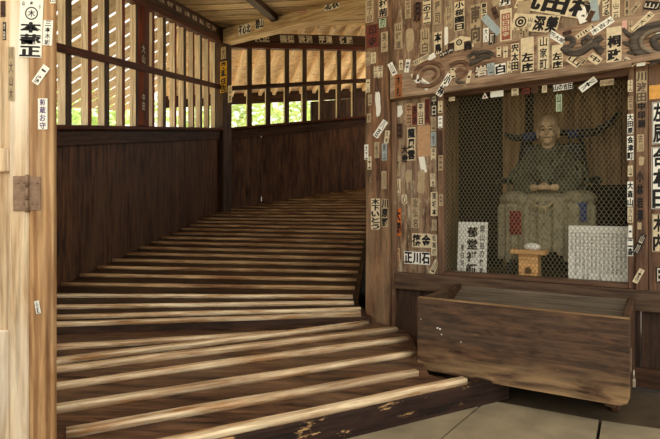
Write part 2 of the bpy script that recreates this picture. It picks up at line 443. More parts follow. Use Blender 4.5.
def cleat(l, r, CW=CW, CH=CH, mat='cleat'):
    d = (r - l).normalized(); nrm = V((0, 0, 1)).cross(d)
    c = nrm * (CW / 2) + V((0, 0, -CH / 2 + 0.001))
    jig = random.uniform(-0.004, 0.004)
    bm = bmesh.new()
    n = 14; L_ = (r - l).length
    cube(bm, (0, 0, 0), (L_, CW * random.uniform(0.9, 1.1), CH + 0.002))
    lon = [e for e in bm.edges if abs((e.verts[0].co - e.verts[1].co).x) > 0.5 * L_]
    bmesh.ops.subdivide_edges(bm, edges=lon, cuts=n, use_grid_fill=True)
    top = [e for e in bm.edges if abs((e.verts[0].co - e.verts[1].co).x) > 1e-4 and e.verts[0].co.z > 0 and e.verts[1].co.z > 0]
    bmesh.ops.bevel(bm, geom=top, offset=0.006, segments=2, affect='EDGES', profile=0.5)
    sd = random.random() * 50
    for v in bm.verts:
        k = noise.noise(V((v.co.x * 3 + sd, sd, 0)))
        if v.co.z > 0: v.co.z += 0.003 * k
        v.co.y += 0.004 * noise.noise(V((v.co.x * 2 + sd, 3 + sd, 0)))
    put('cleat', bm, M[mat], ramp, frame((l + r) / 2 + c, d, (0, 0, 1)), True)
for l, r in A: cleat(l, r)
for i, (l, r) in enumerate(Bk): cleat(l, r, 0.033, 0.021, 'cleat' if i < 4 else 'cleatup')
# front curb under the first cleat, and the low step where the climb begins
nrm1 = V((0, 0, 1)).cross(d1)
beam('curb', A[0][0] - d1 * 0.1 + nrm1 * 0.020 + V((0, 0, -0.07)), A[0][1] + d1 * 0.22 + nrm1 * 0.020 + V((0, 0, -0.07)), 0.06, 0.092, M['curb'], ramp)
dB = (Bk[0][1] - Bk[0][0]).normalized()
beam('riser', Bk[0][0] - dB * 0.3 + V((0, 0.03, -0.045)), Bk[0][1] + dB * 0.06 + V((0, 0.03, -0.045)), 0.03, 0.045, M['darkbeam'], ramp)

# ---------------------------------------------------------------- floor of stone slabs
bm = bmesh.new()
zf = -0.80
def slab(pts, top=zf):
    hexa(bm, [V((x, y, top)) for x, y in pts], V((0, 0, -0.06)))
def fl(px, py): p = on_z(px, py, zf); return (p.x, p.y)
j0, j1, j2, j3 = fl(440, 439), fl(487, 400), fl(600, 420), fl(597, 439)
def ext(a, b, s): return (a[0] + (b[0] - a[0]) * s, a[1] + (b[1] - a[1]) * s)
g = 0.005
slab([(-1.6, 0.75), ext(j1, j0, 3.2), (j1[0] - g, j1[1]), (j1[0] + 0.05, j1[1] + 0.35), (-0.2, 2.2), (-1.6, 1.7)])
slab([(j1[0] + g, j1[1]), (ext(j1, j0, 3.2)[0] + g * 2, ext(j1, j0, 3.2)[1]), (ext(j2, j3, 6)[0] - g, ext(j2, j3, 6)[1]), (j2[0] - g, j2[1])])
slab([(j2[0] + g, j2[1] - g), (ext(j2, j3, 6)[0] + g, ext(j2, j3, 6)[1]), (2.4, 0.6), (2.6, 1.25)])
slab([(j1[0] + g, j1[1] + g), (j2[0], j2[1] + g), (2.6, 1.28), (2.6, 2.0), (1.0, 3.2), (j1[0] + 0.06, j1[1] + 0.35)], zf - 0.012)
for f in list(bm.faces)[-8:]: f.material_index = 2
hexa(bm, [V((-4, -2, zf - 0.03)), V((4, -2, zf - 0.03)), V((4, 9, zf - 0.03)), V((-4, 9, zf - 0.03))], V((0, 0, -0.1)), 1)
tag(put('floor', bm, [M['stone'], M['soil'], M['darkslab']]), kind='structure')

# ---------------------------------------------------------------- ceiling, joists, roof
def ceilz(t): return 1.575 + 0.147 * t + 0.20
bm = bmesh.new()
n = 18; t0, t1 = -1.3, 3.1
for i in range(n):       # boards run across the passage
    a, b = t0 + (t1 - t0) * i / n + 0.02, t0 + (t1 - t0) * (i + 1) / n - 0.02
    hexa(bm, [Lw(a, ceilz(a)), Lw(b, ceilz(b)), Lw(b, ceilz(b)) + V((2.1, -0.25, 0.0)), Lw(a, ceilz(a)) + V((2.1, -0.25, 0.0))], V((0, 0, 0.008)))
n = 13
for i in range(n):
    a, b = 0.0 + 3.2 * i / n + 0.005, 3.2 * (i + 1) / n - 0.005
    z = lambda w: 2.25 + 0.147 * w
    hexa(bm, [Bw(a, z(a)), Bw(b, z(b)), Bw(b, z(b)) + BN * 2.1, Bw(a, z(a)) + BN * 2.1], V((0, 0, 0.03)))
tag(put('ceiling', bm, M['ceil']), kind='structure')
bm = bmesh.new()
hexa(bm, [Lw(-1.3, ceilz(-1.3) + 0.06), Lw(3.1, ceilz(3.1) + 0.06), Lw(3.1, ceilz(3.1) + 0.06) + V((2.1, -0.25, 0.0)), Lw(-1.3, ceilz(-1.3) + 0.06) + V((2.1, -0.25, 0.0))], V((0, 0, 0.02)))
tag(put('ceiling_backing', bm, M['darkbeam']), kind='structure')
RD = V((0.788, -0.616, 0))
C0 = V((-1.36, 6.39, 0))
RB = tag(beam('ceiling_beam', C0 + V((0, 0, 2.105)) + RD * 0.05, C0 + RD * 2.35 + V((0, 0, 2.03)), 0.13, 0.17, M['lightbeam']),
         'pale ceiling beam with black slips running out from the dark corner pillar', 'beam')
def joist(s, len_, label):
    p = C0 + RD * s + V((0, 0, 2.14))
    d = V((-0.139, -0.99, -0.147))
    tag(beam('ceiling_joist', p, p + d * len_, 0.09, 0.09, M['darkbeam']), label, 'joist')
joist(0.95, 2.2, 'dark joist under the ceiling boards, meeting the pale beam near its middle')
joist(1.86, 1.6, 'dark joist under the ceiling boards, meeting the pale beam near the sticker-covered pillar')
tag(beam('ceiling_batten', C0 + RD * 1.1 + V((0.05, 0.55, 2.18)), C0 + RD * 2.5 + V((0.15, 0.55, 2.30)), 0.03, 0.03, M['lightbeam']),
    'thin pale batten behind the pale ceiling beam', 'batten')
bm = bmesh.new()
hexa(bm, [V((-2.05, 2.5, 2.75)), V((-1.5, 6.7, 3.3)), V((0.8, 7.6, 3.3)), V((2.2, 7.9, 3.3)), V((5, 5, 3.0)), V((3.4, 0.9, 2.75))], V((0, 0, 0.25)))
tag(put('roof', bm, M['roof']), kind='structure')

bm = bmesh.new(); hexa(bm, [V((-2.6, 0.95, 1.75)), V((-2.3, 2.2, 1.6)), V((0.9, 2.5, 1.9)), V((1.2, 0.95, 1.9))], V((0, 0, 0.05)))  # out of view; added to cut top light on the far ramp
tag(put('unseen_porch_ceiling', bm, M['ceil']), kind='structure')

# eaves seen through the lattices
root = empty('eaves_left', Lw(1, 2.0), kind='structure')
bm = bmesh.new(); od = V((-0.99, 0.139, -0.55))
t = -2.0
while t < 4.2:
    a, b = t, t + 0.23
    hexa(bm, [Lw(a, 1.98 + 0.147 * a), Lw(b, 1.98 + 0.147 * b), Lw(b, 1.98 + 0.147 * b) + od * 2.05, Lw(a, 1.98 + 0.147 * a) + od * 2.05], V((0, 0, 0.007)))
    t += 0.28
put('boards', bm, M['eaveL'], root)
root = empty('eaves_back', Bw(1, 2.2), kind='structure')
bm = bmesh.new(); ob = V((-0.375, 0.927, -0.42))
for i in range(9):
    s0, s1 = i * 0.16, i * 0.16 + 0.155
    hexa(bm, [Bw(-0.6, 2.22) + ob * s0, Bw(3.4, 2.72) + ob * s0, Bw(3.4, 2.72) + ob * s1, Bw(-0.6, 2.22) + ob * s1], V((0, 0, 0.02)))
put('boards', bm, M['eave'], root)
for i in range(18):
    w = -0.5 + 0.225 * i
    z = 2.22 + 0.125 * (w + 0.6) - 0.03
    beam('rafter', Bw(w, z), Bw(w, z) + ob * 1.42, 0.05, 0.06, M['eave'], root)
beam('fascia', Bw(-0.6, 2.16) + ob * 1.44, Bw(3.4, 2.66) + ob * 1.44, 0.04, 0.20, M['darkbeam'], root)
# dark outer boarding seen through the far lattice
p0 = on_plane(311, 100, Bw(0) - BN * 1.0, BN); 
bm = bmesh.new()
for i in range(10):
    q0 = V((p0.x, p0.y, 0)) + V((0.927, 0.375, 0)) * (0.2 * i + 0.002); q1 = q0 + V((0.927, 0.375, 0)) * 0.196
    zt = 1.63 + 0.03 * i
    hexa(bm, [q0 + V((0, 0, -1)), q1 + V((0, 0, -1)), q1 + V((0, 0, zt + 0.03)), q0 + V((0, 0, zt))], BN * -0.04)
tag(put('wall_outer', bm, M['basez']), kind='structure')

# ground and trees outside
bm = bmesh.new()
hexa(bm, [V((-30, -8, -1.4)), V((30, -8, -1.4)), V((30, 40, -1.4)), V((-30, 40, -1.4))], V((0, 0, -0.2)))
tag(put('ground', bm, M['earth']), kind='structure')
def tree(loc, blobs, n, label, size):
    root = empty('tree', loc, label, 'tree')
    base = V(loc)
    bm = bmesh.new(); tube(bm, [base, base + V((0.05, 0, 1.2)), base + V((0, 0.1, 2.6))], [0.14, 0.11, 0.06], 8)
    put('trunk', bm, M['bark'], root)
    bm = bmesh.new(); rr = random.Random(n)
    for i in range(n):
        c, r = blobs[i % len(blobs)]
        d = V((rr.gauss(0, 1), rr.gauss(0, 1), rr.gauss(0, 1))).normalized() * (rr.random() ** 0.4)
        p = base + V(c) + V((d.x * r[0], d.y * r[1], d.z * r[2]))
        a = V((rr.gauss(0, 1), rr.gauss(0, 1), rr.gauss(0, 0.5))).normalized(); b = a.cross(V((rr.gauss(0, 1), rr.gauss(0, 1), 1))).normalized()
        s = size * rr.uniform(0.6, 1.3)
        bm.faces.new([bm.verts.new(p + a * s), bm.verts.new(p + b * s * 0.45), bm.verts.new(p - a * s), bm.verts.new(p - b * s * 0.45)])
    put('foliage', bm, M['leaf'], root)
tree((-1.0, 12.5, -1.4), [((-1.9, 0, 3.6), (1.6, 0.8, 1.0)), ((0.2, 0.3, 3.9), (1.6, 0.8, 1.1)), ((2.8, 0, 3.8), (1.5, 0.8, 0.9))], 3600, 'sunlit green tree seen through the far lattice window', 0.10)
tree((-7.6, 8.2, -1.4), [((-1.0, -3.6, 2.4), (1.2, 2.2, 1.0)), ((0, 0.0, 2.6), (1.2, 2.0, 1.1)), ((0.8, 3.0, 3.2), (1.2, 1.6, 1.1)), ((1.3, 5.6, 3.5), (1.3, 1.6, 1.1)), ((0.6, 4.4, 2.6), (1.3, 1.6, 1.0))], 7500, 'sunlit green tree seen through the near lattice window', 0.12)
# ---------------------------------------------------------------- facade with its alcove window
PD = 0.05           # pillar face
pu0, pu1 = fu(365, PD), fu(388.5, PD)
PIL = None
bm = bmesh.new()
nx, nz_ = 10, 60
sx, sy, sz = pu1 - pu0, 0.14, 2.45
cube(bm, (0, 0, 0), (sx, sy, sz))
bmesh.ops.bevel(bm, geom=[e for e in bm.edges if abs((e.verts[0].co - e.verts[1].co).z) > 1], offset=0.006, segments=1, affect='EDGES')
bmesh.ops.subdivide_edges(bm, edges=[e for e in bm.edges if abs((e.verts[0].co - e.verts[1].co).z) > 1], cuts=nz_, use_grid_fill=True)
for v in bm.verts:
    if v.co.z < sz / 2 - 0.1: v.co += V((noise.noise(V((v.co.z * 3, 1, v.co.x * 9))), noise.noise(V((v.co.z * 3, 5, v.co.x * 9))), 0)) * 0.004
pil = tag(put('pillar', bm, M['post'], None, frame(fac((pu0 + pu1) / 2, 0.53, PD - sy / 2), FE, (0, 0, 1))),
          'cracked reddish pillar covered in paper slips beside the ramp', 'pillar')
# upright next to it and the boards behind the slips
facade = empty('wall_facade', fac(0.2, -0.8), kind='structure')
fbox('upright', pu1 + 0.001, fu(396, 0.02), -0.72, 0.60, 0.02, -0.08, M['framez'], facade)
ue = fu(396, 0.0)
uw0, uw1 = fu(443.5, 0.02), fu(628, 0.02)
us = [ue, fu(417.5), fu(437.5)]
for a, b in zip(us[:-1], us[1:]): fbox('board', a + 0.0008, b - 0.0008, -0.37, 0.63, 0.0, -0.03, M['facade'], facade, 0.002)
# boards above the lintel
us = [fu(x) for x in (388.5, 431, 443.5, 482, 530, 590, 660)] + [1.25, 1.6]
for i, (a, b) in enumerate(zip(us[:-1], us[1:])): fbox('board', a + 0.0008, b - 0.0008, 0.70, 1.75, (0.0, -0.004, 0.003)[i % 3], -0.03, M['facade'], facade, 0.002)
fbox('head_beam', -0.6, 1.7, 1.55, 2.8, 0.02, -0.1, M['facadex'], facade)
# right of the window
fbox('board', fu(648), 1.25, -0.37, 0.64, 0.012, -0.03, M['framez'], facade, 0.003)
fbox('board', 1.252, 1.7, -0.8, 0.64, 0.012, -0.03, M['framez'], facade, 0.003)
fbox('upright', fu(635.5, 0.03), fu(648, 0.03), -0.37, 0.64, 0.03, -0.06, M['framez'], facade)
# sill beams and base boards
fbox('sill_beam', ue + 0.004, 1.25, -0.462, -0.368, 0.03, -0.06, M['sill'], facade)
us = [ue, -0.2, 0.12, 0.45, 0.80, fu(641, 0.0), 1.0, 1.25]
for i, (a, b) in enumerate(zip(us[:-1], us[1:])): fbox('base_board', a + 0.001, b - 0.001, -0.8, -0.462, (0, -0.006)[i % 2], -0.03, M['basez'], facade, 0.002)
fbox('base_rail', ue, 1.25, -0.80, -0.715, 0.03, 0.0, M['base'], facade)

# window with its wire netting
win = empty('window_3', fac((uw0 + uw1) / 2, -0.37), kind='structure')
zt_, zb_ = 0.590, -0.352
fbox('frame_side', fu(437.5, 0.02), uw0, -0.368, 0.635, 0.02, -0.05, M['framez'], win)
fbox('frame_side', uw1, fu(635.5, 0.02) - 0.001, -0.368, 0.635, 0.02, -0.05, M['framez'], win)
fbox('frame_head', uw0, uw1, zt_, 0.635, 0.018, -0.05, M['framex'], win)
fbox('frame_sill', uw0, uw1, -0.368, zb_ + 0.006, 0.024, -0.05, M['framex'], win)
# hexagonal netting
bm = bmesh.new()
cw, chh = 0.0200, 0.0155           # column pitch and row pitch
dn = -0.008; wr = 0.00105
cols = int((uw1 - uw0) / cw) + 1; rows = int((zt_ - zb_) / chh) + 1
def wire(a, b, r=wr):
    a, b = V(a), V(b); d = (b - a).normalized(); p = V((-d.z, 0, d.x)); q = V((0, 1, 0))
    ra = [bm.verts.new(a + (p * math.cos(t) + q * math.sin(t)) * r) for t in (0.5, 2.6, 4.7)]
    rb = [bm.verts.new(b + (p * math.cos(t) + q * math.sin(t)) * r) for t in (0.5, 2.6, 4.7)]
    for i in range(3): bm.faces.new((ra[i], ra[(i + 1) % 3], rb[(i + 1) % 3], rb[i]))
# flat-sided hexagons laid with the twisted sides running across, as in the photograph
for j in range(rows):
    for i in range(cols + 1):
        x = (i + (0.5 if j % 2 else 0)) * cw; z = j * chh
        if x > uw1 - uw0: continue
        v0 = (x, 0, z); v1 = (x, 0, z + chh * 0.36)
        wire(v0, v1, wr * 1.5)
        for s in (-0.5, 0.5):
            x2 = x + s * cw
            if 0 <= x2 <= uw1 - uw0 and z + chh < zt_ - zb_: wire(v1, (x2, 0, z + chh))
put('wire_netting', bm, M['wire'], win, frame(fac(uw0, zb_, dn), FE, (0, 0, 1)))

# alcove behind the window
alc = empty('wall_alcove', fac(0.4, -0.38, -0.6), kind='structure')
AD = 0.62
ab = [uw0 - 0.12, 0.10, 0.27, 0.50, 0.75, 0.9, 1.1, 1.4]
for i, (a, b) in enumerate(zip(ab[:-1], ab[1:])):
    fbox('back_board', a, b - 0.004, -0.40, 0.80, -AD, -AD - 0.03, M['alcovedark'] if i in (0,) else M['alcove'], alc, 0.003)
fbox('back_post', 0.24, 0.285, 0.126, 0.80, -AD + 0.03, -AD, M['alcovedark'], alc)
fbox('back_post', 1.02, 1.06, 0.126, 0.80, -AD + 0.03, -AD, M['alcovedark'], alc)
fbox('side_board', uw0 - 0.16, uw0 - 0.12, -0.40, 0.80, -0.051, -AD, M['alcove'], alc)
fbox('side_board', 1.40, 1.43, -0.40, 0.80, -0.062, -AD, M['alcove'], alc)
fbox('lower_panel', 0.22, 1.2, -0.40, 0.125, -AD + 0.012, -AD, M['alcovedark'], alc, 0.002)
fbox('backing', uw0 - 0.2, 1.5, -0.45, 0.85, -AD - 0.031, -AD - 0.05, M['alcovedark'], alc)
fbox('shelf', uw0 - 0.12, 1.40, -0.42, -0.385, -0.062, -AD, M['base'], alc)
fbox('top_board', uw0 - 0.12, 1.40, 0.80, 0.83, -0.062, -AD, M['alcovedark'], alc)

# carved lintel
LD = 0.07
lu0 = fu(390, LD)
lin_ = empty('lintel', fac(0.25, 0.61, LD), 'carved lintel with scrolls and paper slips above the netted window', 'lintel')
bm = bmesh.new()
N_ = 24; lu1 = 1.45
top = []; 
for i in range(N_ + 1):
    s = i / N_; u = lu0 + (lu1 - lu0) * s
    top.append((u, 0.772 + 0.075 * math.sin(min(1, s * 1.25) * math.pi / 2)))
prof = [(lu0, 0.605), (lu1, 0.628)] + top[::-1]
hexa(bm, [fac(u, z, LD) for u, z in prof], FN * -0.16)
R_ = frame(fac(0, 0, 0), FE, (0, 0, 1)); 
for v in bm.verts: v.co = R_.inverted() @ v.co
put('beam_body', bm, M['facadex'], lin_, R_)
bm = bmesh.new()
hexa(bm, [R_.inverted() @ fac(u, z, LD) for u, z in ((fu(445, LD), 0.600), (fu(632, LD), 0.612), (fu(632, LD), 0.642), (fu(445, LD), 0.630))], V((0, -0.022, 0)))
hexa(bm, [R_.inverted() @ fac(u, z, LD) for u, z in ((fu(632, LD), 0.628), (lu1, 0.64), (lu1, 0.665), (fu(632, LD), 0.655))], V((0, -0.022, 0)))
put('lip_moulding', bm, M['facadex'], lin_, R_)
def scroll(pts, r, mat, name='carving', flat=1.0):
    bm = bmesh.new()
    P = []
    for (px, py) in pts:
        u, z = fuz(px, py, LD); P.append(R_.inverted() @ fac(u, z, LD + 0.001))
    # smooth the path
    for _ in range(2):
        Q = [P[0]]
        for a, b in zip(P[:-1], P[1:]): Q += [a.lerp(b, 0.25), a.lerp(b, 0.75)]
        P = Q + [P[-1]]
    k = len(P)
    rad = [r * (0.45 + 0.55 * math.sin(math.pi * min(1, (i + 1) / (k * 0.75)) ** 0.8)) if not isinstance(r, tuple) else r[0] + (r[1] - r[0]) * i / k for i in range(k)]
    tube(bm, P, rad, 10)
    yy = -(LD + 0.001)
    for v in bm.verts: v.co.y = yy + (v.co.y - yy) * (1.0 if mat is M['carvelight'] else 0.6)
    if mat is M['carvelight']:
        for v in bm.verts: v.co.y -= 0.008
    put(name, bm, mat, lin_, R_)
dk = M['carve']; M['carvelight'] = wood('worn_carving_ridge', (88, 80, 68), (136, 122, 102), None, 'x', 0, 30); M['carvebrown'] = wood('brown_carving', (84, 60, 44), (136, 104, 78), None, 'x', 0, 30)
W_ = 1.0
scroll([(680, 28), (668, 24), (655, 26), (643, 30), (634, 38), (634, 48), (643, 56), (656, 59), (670, 57), (682, 52)], (0.020, 0.022), dk)
scroll([(678, 30), (667, 29), (655, 31), (645, 35), (640, 41), (642, 48), (650, 53), (662, 54), (676, 51)], (0.009, 0.009), M['carvelight'])
scroll([(680, 47), (668, 50), (656, 47), (652, 40), (658, 36), (666, 38), (666, 44), (660, 44)], (0.018, 0.010), dk)
scroll([(640, 36), (632, 37), (626, 33), (623, 28)], (0.017, 0.004), dk)
scroll([(637, 44), (629, 45), (623, 42)], (0.017, 0.004), dk)
scroll([(640, 52), (633, 53), (627, 52)], (0.016, 0.004), dk)
scroll([(662, 60), (656, 62), (650, 65)], (0.014, 0.004), dk)
scroll([(563, 47), (567, 52), (575, 54), (583, 52), (590, 46), (596, 41), (602, 37)], (0.017, 0.016), dk)
scroll([(569, 50), (577, 51), (585, 47), (592, 41)], (0.006, 0.006), M['carvelight'])
scroll([(565, 38), (571, 38), (574, 42), (570, 47), (565, 48)], (0.014, 0.012), dk)
scroll([(603, 52), (600, 51), (596, 46), (590, 41), (586, 36)], (0.018, 0.012), dk)
scroll([(588, 47), (582, 43), (584, 37)], (0.013, 0.005), dk)
br2 = M['carvebrown']
scroll([(414, 80), (416, 71), (424, 63), (434, 62), (442, 67), (443, 76), (436, 84), (426, 87), (417, 85)], (0.012, 0.012), br2)
scroll([(420, 80), (422, 72), (428, 68), (435, 69), (437, 75), (432, 79)], (0.010, 0.007), br2)
scroll([(450, 66), (457, 62), (465, 62), (469, 68), (466, 75), (458, 78)], (0.012, 0.009), br2)
scroll([(455, 72), (460, 68), (464, 71)], (0.009, 0.006), br2)
scroll([(457, 80), (460, 83), (465, 83)], (0.014, 0.008), dk)
scroll([(470, 63), (477, 61), (484, 57), (491, 57)], (0.018, 0.010), dk)
scroll([(475, 56), (482, 52), (489, 52), (494, 55)], (0.015, 0.008), dk)
scroll([(468, 58), (473, 53), (478, 52)], (0.012, 0.006), dk)
# nail heads in the beam
fbox('head_trim', -0.42, 1.3, 0.635, 0.66, 0.022, -0.04, M['facadex'], facade)

# ---------------------------------------------------------------- offertory box
bl = V((0.385, 2.255, 0)); br_ = V((1.067, 1.815, 0))
be = (br_ - bl).normalized(); bi = V((-be.y, be.x, 0)); bL = (br_ - bl).length
bz0, bz1, bd = -0.716, -0.402, 0.545
BM_ = frame(bl, be, (0, 0, 1))
obox = empty('offertory_box', bl + be * bL / 2 + bi * 0.27 + V((0, 0, -0.8)), 'large worn open wooden offertory box under the netted window', 'box')
def ob(name, x0, x1, y0, y1, z0, z1, mat, bev=0.005):
    bm = bmesh.new(); cube(bm, (0, 0, 0), (x1 - x0, y1 - y0, z1 - z0), None, bev)
    return put(name, bm, mat, obox, BM_ @ Matrix.Translation(V(((x0 + x1) / 2, (y0 + y1) / 2, (z0 + z1) / 2))))
M['rim'] = wood('box_rim', (126, 98, 66), (182, 148, 104), None, 'x', 0, 20)
# front board with a worn-off lower right corner
bm = bmesh.new()
pr = [(0, bz0 + 0.002), (bL * 0.45, bz0 - 0.002), (bL - 0.03, bz0 + 0.0), (bL - 0.008, bz0 + 0.012), (bL, bz0 + 0.035), (bL, bz1), (0, bz1)]
hexa(bm, [V((x, 0, z)) for x, z in pr], V((0, 0.028, 0)))
bmesh.ops.bevel(bm, geom=[e for e in bm.edges if abs((e.verts[0].co - e.verts[1].co).y) < 0.01], offset=0.003, segments=1, affect='EDGES')
put('front_board', bm, M['box'], obox, BM_)
ob('side_board', 0.0, 0.026, 0.029, bd, bz0, bz1 - 0.002, M['box'])
ob('side_board', bL - 0.028, bL - 0.002, 0.029, bd, bz0 + 0.01, bz1 - 0.002, M['box'])
ob('back_board', 0.027, bL - 0.029, bd - 0.026, bd, bz0, bz1 - 0.012, M['boxin'])
ob('bottom_board', 0.027, bL - 0.029, 0.03, bd - 0.027, bz0, bz0 + 0.025, M['boxin'])
bm = bmesh.new()
hexa(bm, [V((0.03, 0.06, bz1 - 0.16)), V((bL - 0.032, 0.06, bz1 - 0.16)), V((bL - 0.032, bd - 0.03, bz1 - 0.02)), V((0.03, bd - 0.03, bz1 - 0.02))], V((0, 0, -0.012)))
put('sloping_board', bm, M['boxin'], obox, BM_)
ob('foot', bL - 0.075, bL - 0.045, 0.20, 0.5, zf - 0.012, bz0 + 0.001, M['base'])
ob('block', bL - 0.085, bL - 0.045, 0.03, 0.07, bz0 - 0.022, bz0 + 0.001, M['box'])
ob('foot', 0.50, 0.54, 0.3, 0.5, zf - 0.012, bz0 + 0.001, M['base'])
ob('foot', 0.20, 0.24, 0.3, 0.5, zf - 0.012, bz0 + 0.001, M['base'])
for px, py, r in ((437.5, 328, .0035), (440, 329, .004), (441.5, 334.5, .003), (421, 319, .002), (461, 342, .0022)):
    q = BM_.inverted() @ on_plane(px, py, bl, V((-bi.x, -bi.y, 0)))
    bm = bmesh.new(); ell(bm, (q.x, -0.0005, q.z), (r * 1.2, 0.001, r), 8)
    put('paint_fleck', bm, M['white'], obox, BM_)['label'] = 'white paint fleck'
ob('rim', 0.001, bL - 0.001, 0.0005, 0.0275, bz1, bz1 + 0.004, M['rim'], 0.0012)['label'] = 'pale worn rim'
# padlock on its hasp at the right end
lk = BM_ @ V((bL + 0.004, 0.06, -0.60))
lockE = ob('hasp', bL - 0.002, bL + 0.003, 0.045, 0.075, -0.60, -0.52, M['iron'], 0.001)
bm = bmesh.new()
cube(bm, (bL + 0.010, 0.06, -0.640), (0.012, 0.030, 0.030), None, 0.003)
pts = [V((bL + 0.010, 0.06 + 0.010 * math.cos(t), -0.612 + 0.016 * math.sin(t))) for t in [math.pi * k / 8 for k in range(9)]]
tube(bm, [pts[0] - V((0, 0, 0.014))] + pts + [pts[-1] - V((0, 0, 0.014))], 0.0026, 8)
put('padlock', bm, M['steel'], obox, BM_)['label'] = 'small steel padlock'

# ---------------------------------------------------------------- near door post and folded leaf with its hinge
DY = 1.40
def dx(px, y=DY): return (px - 330) / FPX * y
def dbox(name, x0, x1, y0, y1, z0, z1, mat, parent=None, bev=0.004):
    bm = bmesh.new(); cube(bm, (0, 0, 0), (x1 - x0, y1 - y0, z1 - z0), None, bev)
    return put(name, bm, mat, parent, Matrix.Translation(V(((x0 + x1) / 2, (y0 + y1) / 2, (z0 + z1) / 2))))
bm = bmesh.new()
x0, x1 = dx(28.4), dx(57.4, DY + 0.024)
cube(bm, (0, 0, 0), (x1 - x0, 0.024, 1.55), None, 0.004)
dpost = tag(put('door_post', bm, M['door'], None, Matrix.Translation(V(((x0 + x1) / 2, DY + 0.012, -0.025)))),
            'sunlit brown door post at the edge of the ramp entrance, hung with a hinge', 'post')
leaf = empty('door_1', (dx(10), DY + 0.03, -0.8), kind='structure')
dbox('stile', dx(8.5), dx(27.9), DY + 0.001, DY + 0.046, -0.79, 0.75, M['doorpale'], leaf)
dbox('panel', dx(-70), dx(8.5), DY + 0.018, DY + 0.03, -0.79, 0.75, M['doorpale'], leaf, 0.002)
dbox('rail', dx(-70), dx(8.3), DY + 0.006, DY + 0.018, (207 - 439) / FPX * DY - 0.1, (207 - 331) / FPX * DY, M['doorpale'], leaf)
dbox('rail', dx(-70), dx(8.3), DY + 0.004, DY + 0.018, (207 - 172) / FPX * DY, (207 - 148) / FPX * DY, M['doorpale'], leaf)
# butt hinge
bm = bmesh.new()
hz0, hz1 = (207 - 211) / FPX * DY, (207 - 176) / FPX * DY
for a, b in ((13.5, 27.6), (28.8, 41)):
    cube(bm, ((dx(a) + dx(b)) / 2, DY - 0.001, (hz0 + hz1) / 2), (dx(b) - dx(a), 0.003, hz1 - hz0 - (0.004 if a > 20 else 0)), None, 0.0008)
    for kz in (0.2, 0.8):
        for kx in (0.35, 0.75):
            c = (dx(a) + (dx(b) - dx(a)) * kx, DY - 0.003, hz0 + (hz1 - hz0) * kz)
            ell(bm, c, (0.003, 0.0015, 0.003), 8)
for i in range(3):
    za, zb2 = hz0 - 0.004 + (hz1 - hz0 + 0.008) * i / 3, hz0 - 0.004 + (hz1 - hz0 + 0.008) * (i + 1) / 3 - 0.001
    tube(bm, [V((dx(28.2), DY - 0.006, za)), V((dx(28.2), DY - 0.006, zb2))], 0.0042, 10)
tag(put('hinge', bm, M['iron']), 'rusty iron butt hinge joining the pale door leaf to the brown post', 'hinge')

# ---------------------------------------------------------------- alcove things
def al(px, py, d):
    u, z = fuz(px, py, d); return fac(u, z, d)
SD = -0.32
hc = al(548, 131, SD)
SM = frame(V((hc.x, hc.y, al(548, 197, SD).z)), V((0.86, -0.51, 0)), (0, 0, 1))     # statue frame: x right, y away, z up, origin at the lap
hz = hc.z - SM.translation.z
st = empty('seated_monk_statue', SM.translation - V((0, 0, 0.05)), 'carved seated monk statue in a grey-green robe behind the wire netting', 'statue')
def remeshed(name, bm, mat, vox, sm=4):
    o = put(name, bm, mat, st, SM, True)
    r = o.modifiers.new('merge', 'REMESH'); r.mode = 'VOXEL'; r.voxel_size = vox; r.use_smooth_shade = True
    s = o.modifiers.new('soft', 'SMOOTH'); s.iterations = sm; s.factor = 0.5
    return o
# body: head with face, neck, chest, arms and hands in one surface
bm = bmesh.new()
ell(bm, (0, 0, hz + 0.020), (0.052, 0.062, 0.066)); ell(bm, (0, -0.010, hz - 0.028), (0.040, 0.046, 0.052))
ell(bm, (0, -0.03, hz - 0.062), (0.022, 0.022, 0.018))
tube(bm, [V((0, -0.056, hz + 0.008)), V((0, -0.068, hz - 0.018)), V((0, -0.062, hz - 0.026))], [0.006, 0.010, 0.008], 8)
for s in (-1, 1):
    ell(bm, (s * 0.020, -0.052, hz + 0.014), (0.015, 0.008, 0.005)); ell(bm, (s * 0.028, -0.044, hz - 0.022), (0.014, 0.010, 0.014))
    ell(bm, (s * 0.019, -0.052, hz + 0.001), (0.008, 0.005, 0.004))
    ell(bm, (s * 0.053, 0.005, hz - 0.005), (0.008, 0.015, 0.026)); ell(bm, (s * 0.052, 0.0, hz - 0.032), (0.007, 0.009, 0.012))
ell(bm, (0, -0.050, hz - 0.038), (0.015, 0.007, 0.004)); ell(bm, (0, -0.048, hz - 0.046), (0.012, 0.007, 0.004))
tube(bm, [V((0, 0.005, hz - 0.03)), V((0, 0.012, hz - 0.09)), V((0, 0.015, hz - 0.13))], [0.034, 0.033, 0.045], 12)
ell(bm, (0, 0.03, 0.15), (0.080, 0.050, 0.12))
for s in (-1, 1):
    tube(bm, [V((s * 0.08, 0.02, 0.235)), V((s * 0.13, 0.0, 0.11)), V((s * 0.10, -0.09, 0.055)), V((s * 0.035, -0.145, 0.045))], [0.026, 0.024, 0.022, 0.017], 10)
    ell(bm, (s * 0.018 , -0.150, 0.045), (0.024, 0.018, 0.013))
    for k in range(4):
        y = -0.166 + 0.011 * k
        tube(bm, [V((s * 0.012, y, 0.046 + s * 0.006)), V((-s * 0.020, y - 0.002, 0.050 + s * 0.006)), V((-s * (0.040 - 0.004 * abs(k - 1)), y, 0.042 + s * 0.006))], [0.0062, 0.0056, 0.0045], 6)
    tube(bm, [V((s * 0.02, -0.145, 0.055)), V((s * 0.008, -0.152, 0.068)), V((s * 0.001, -0.152, 0.072))], [0.0065, 0.0055, 0.0045], 6)
remeshed('body', bm, M['statue'], 0.0042, 2)
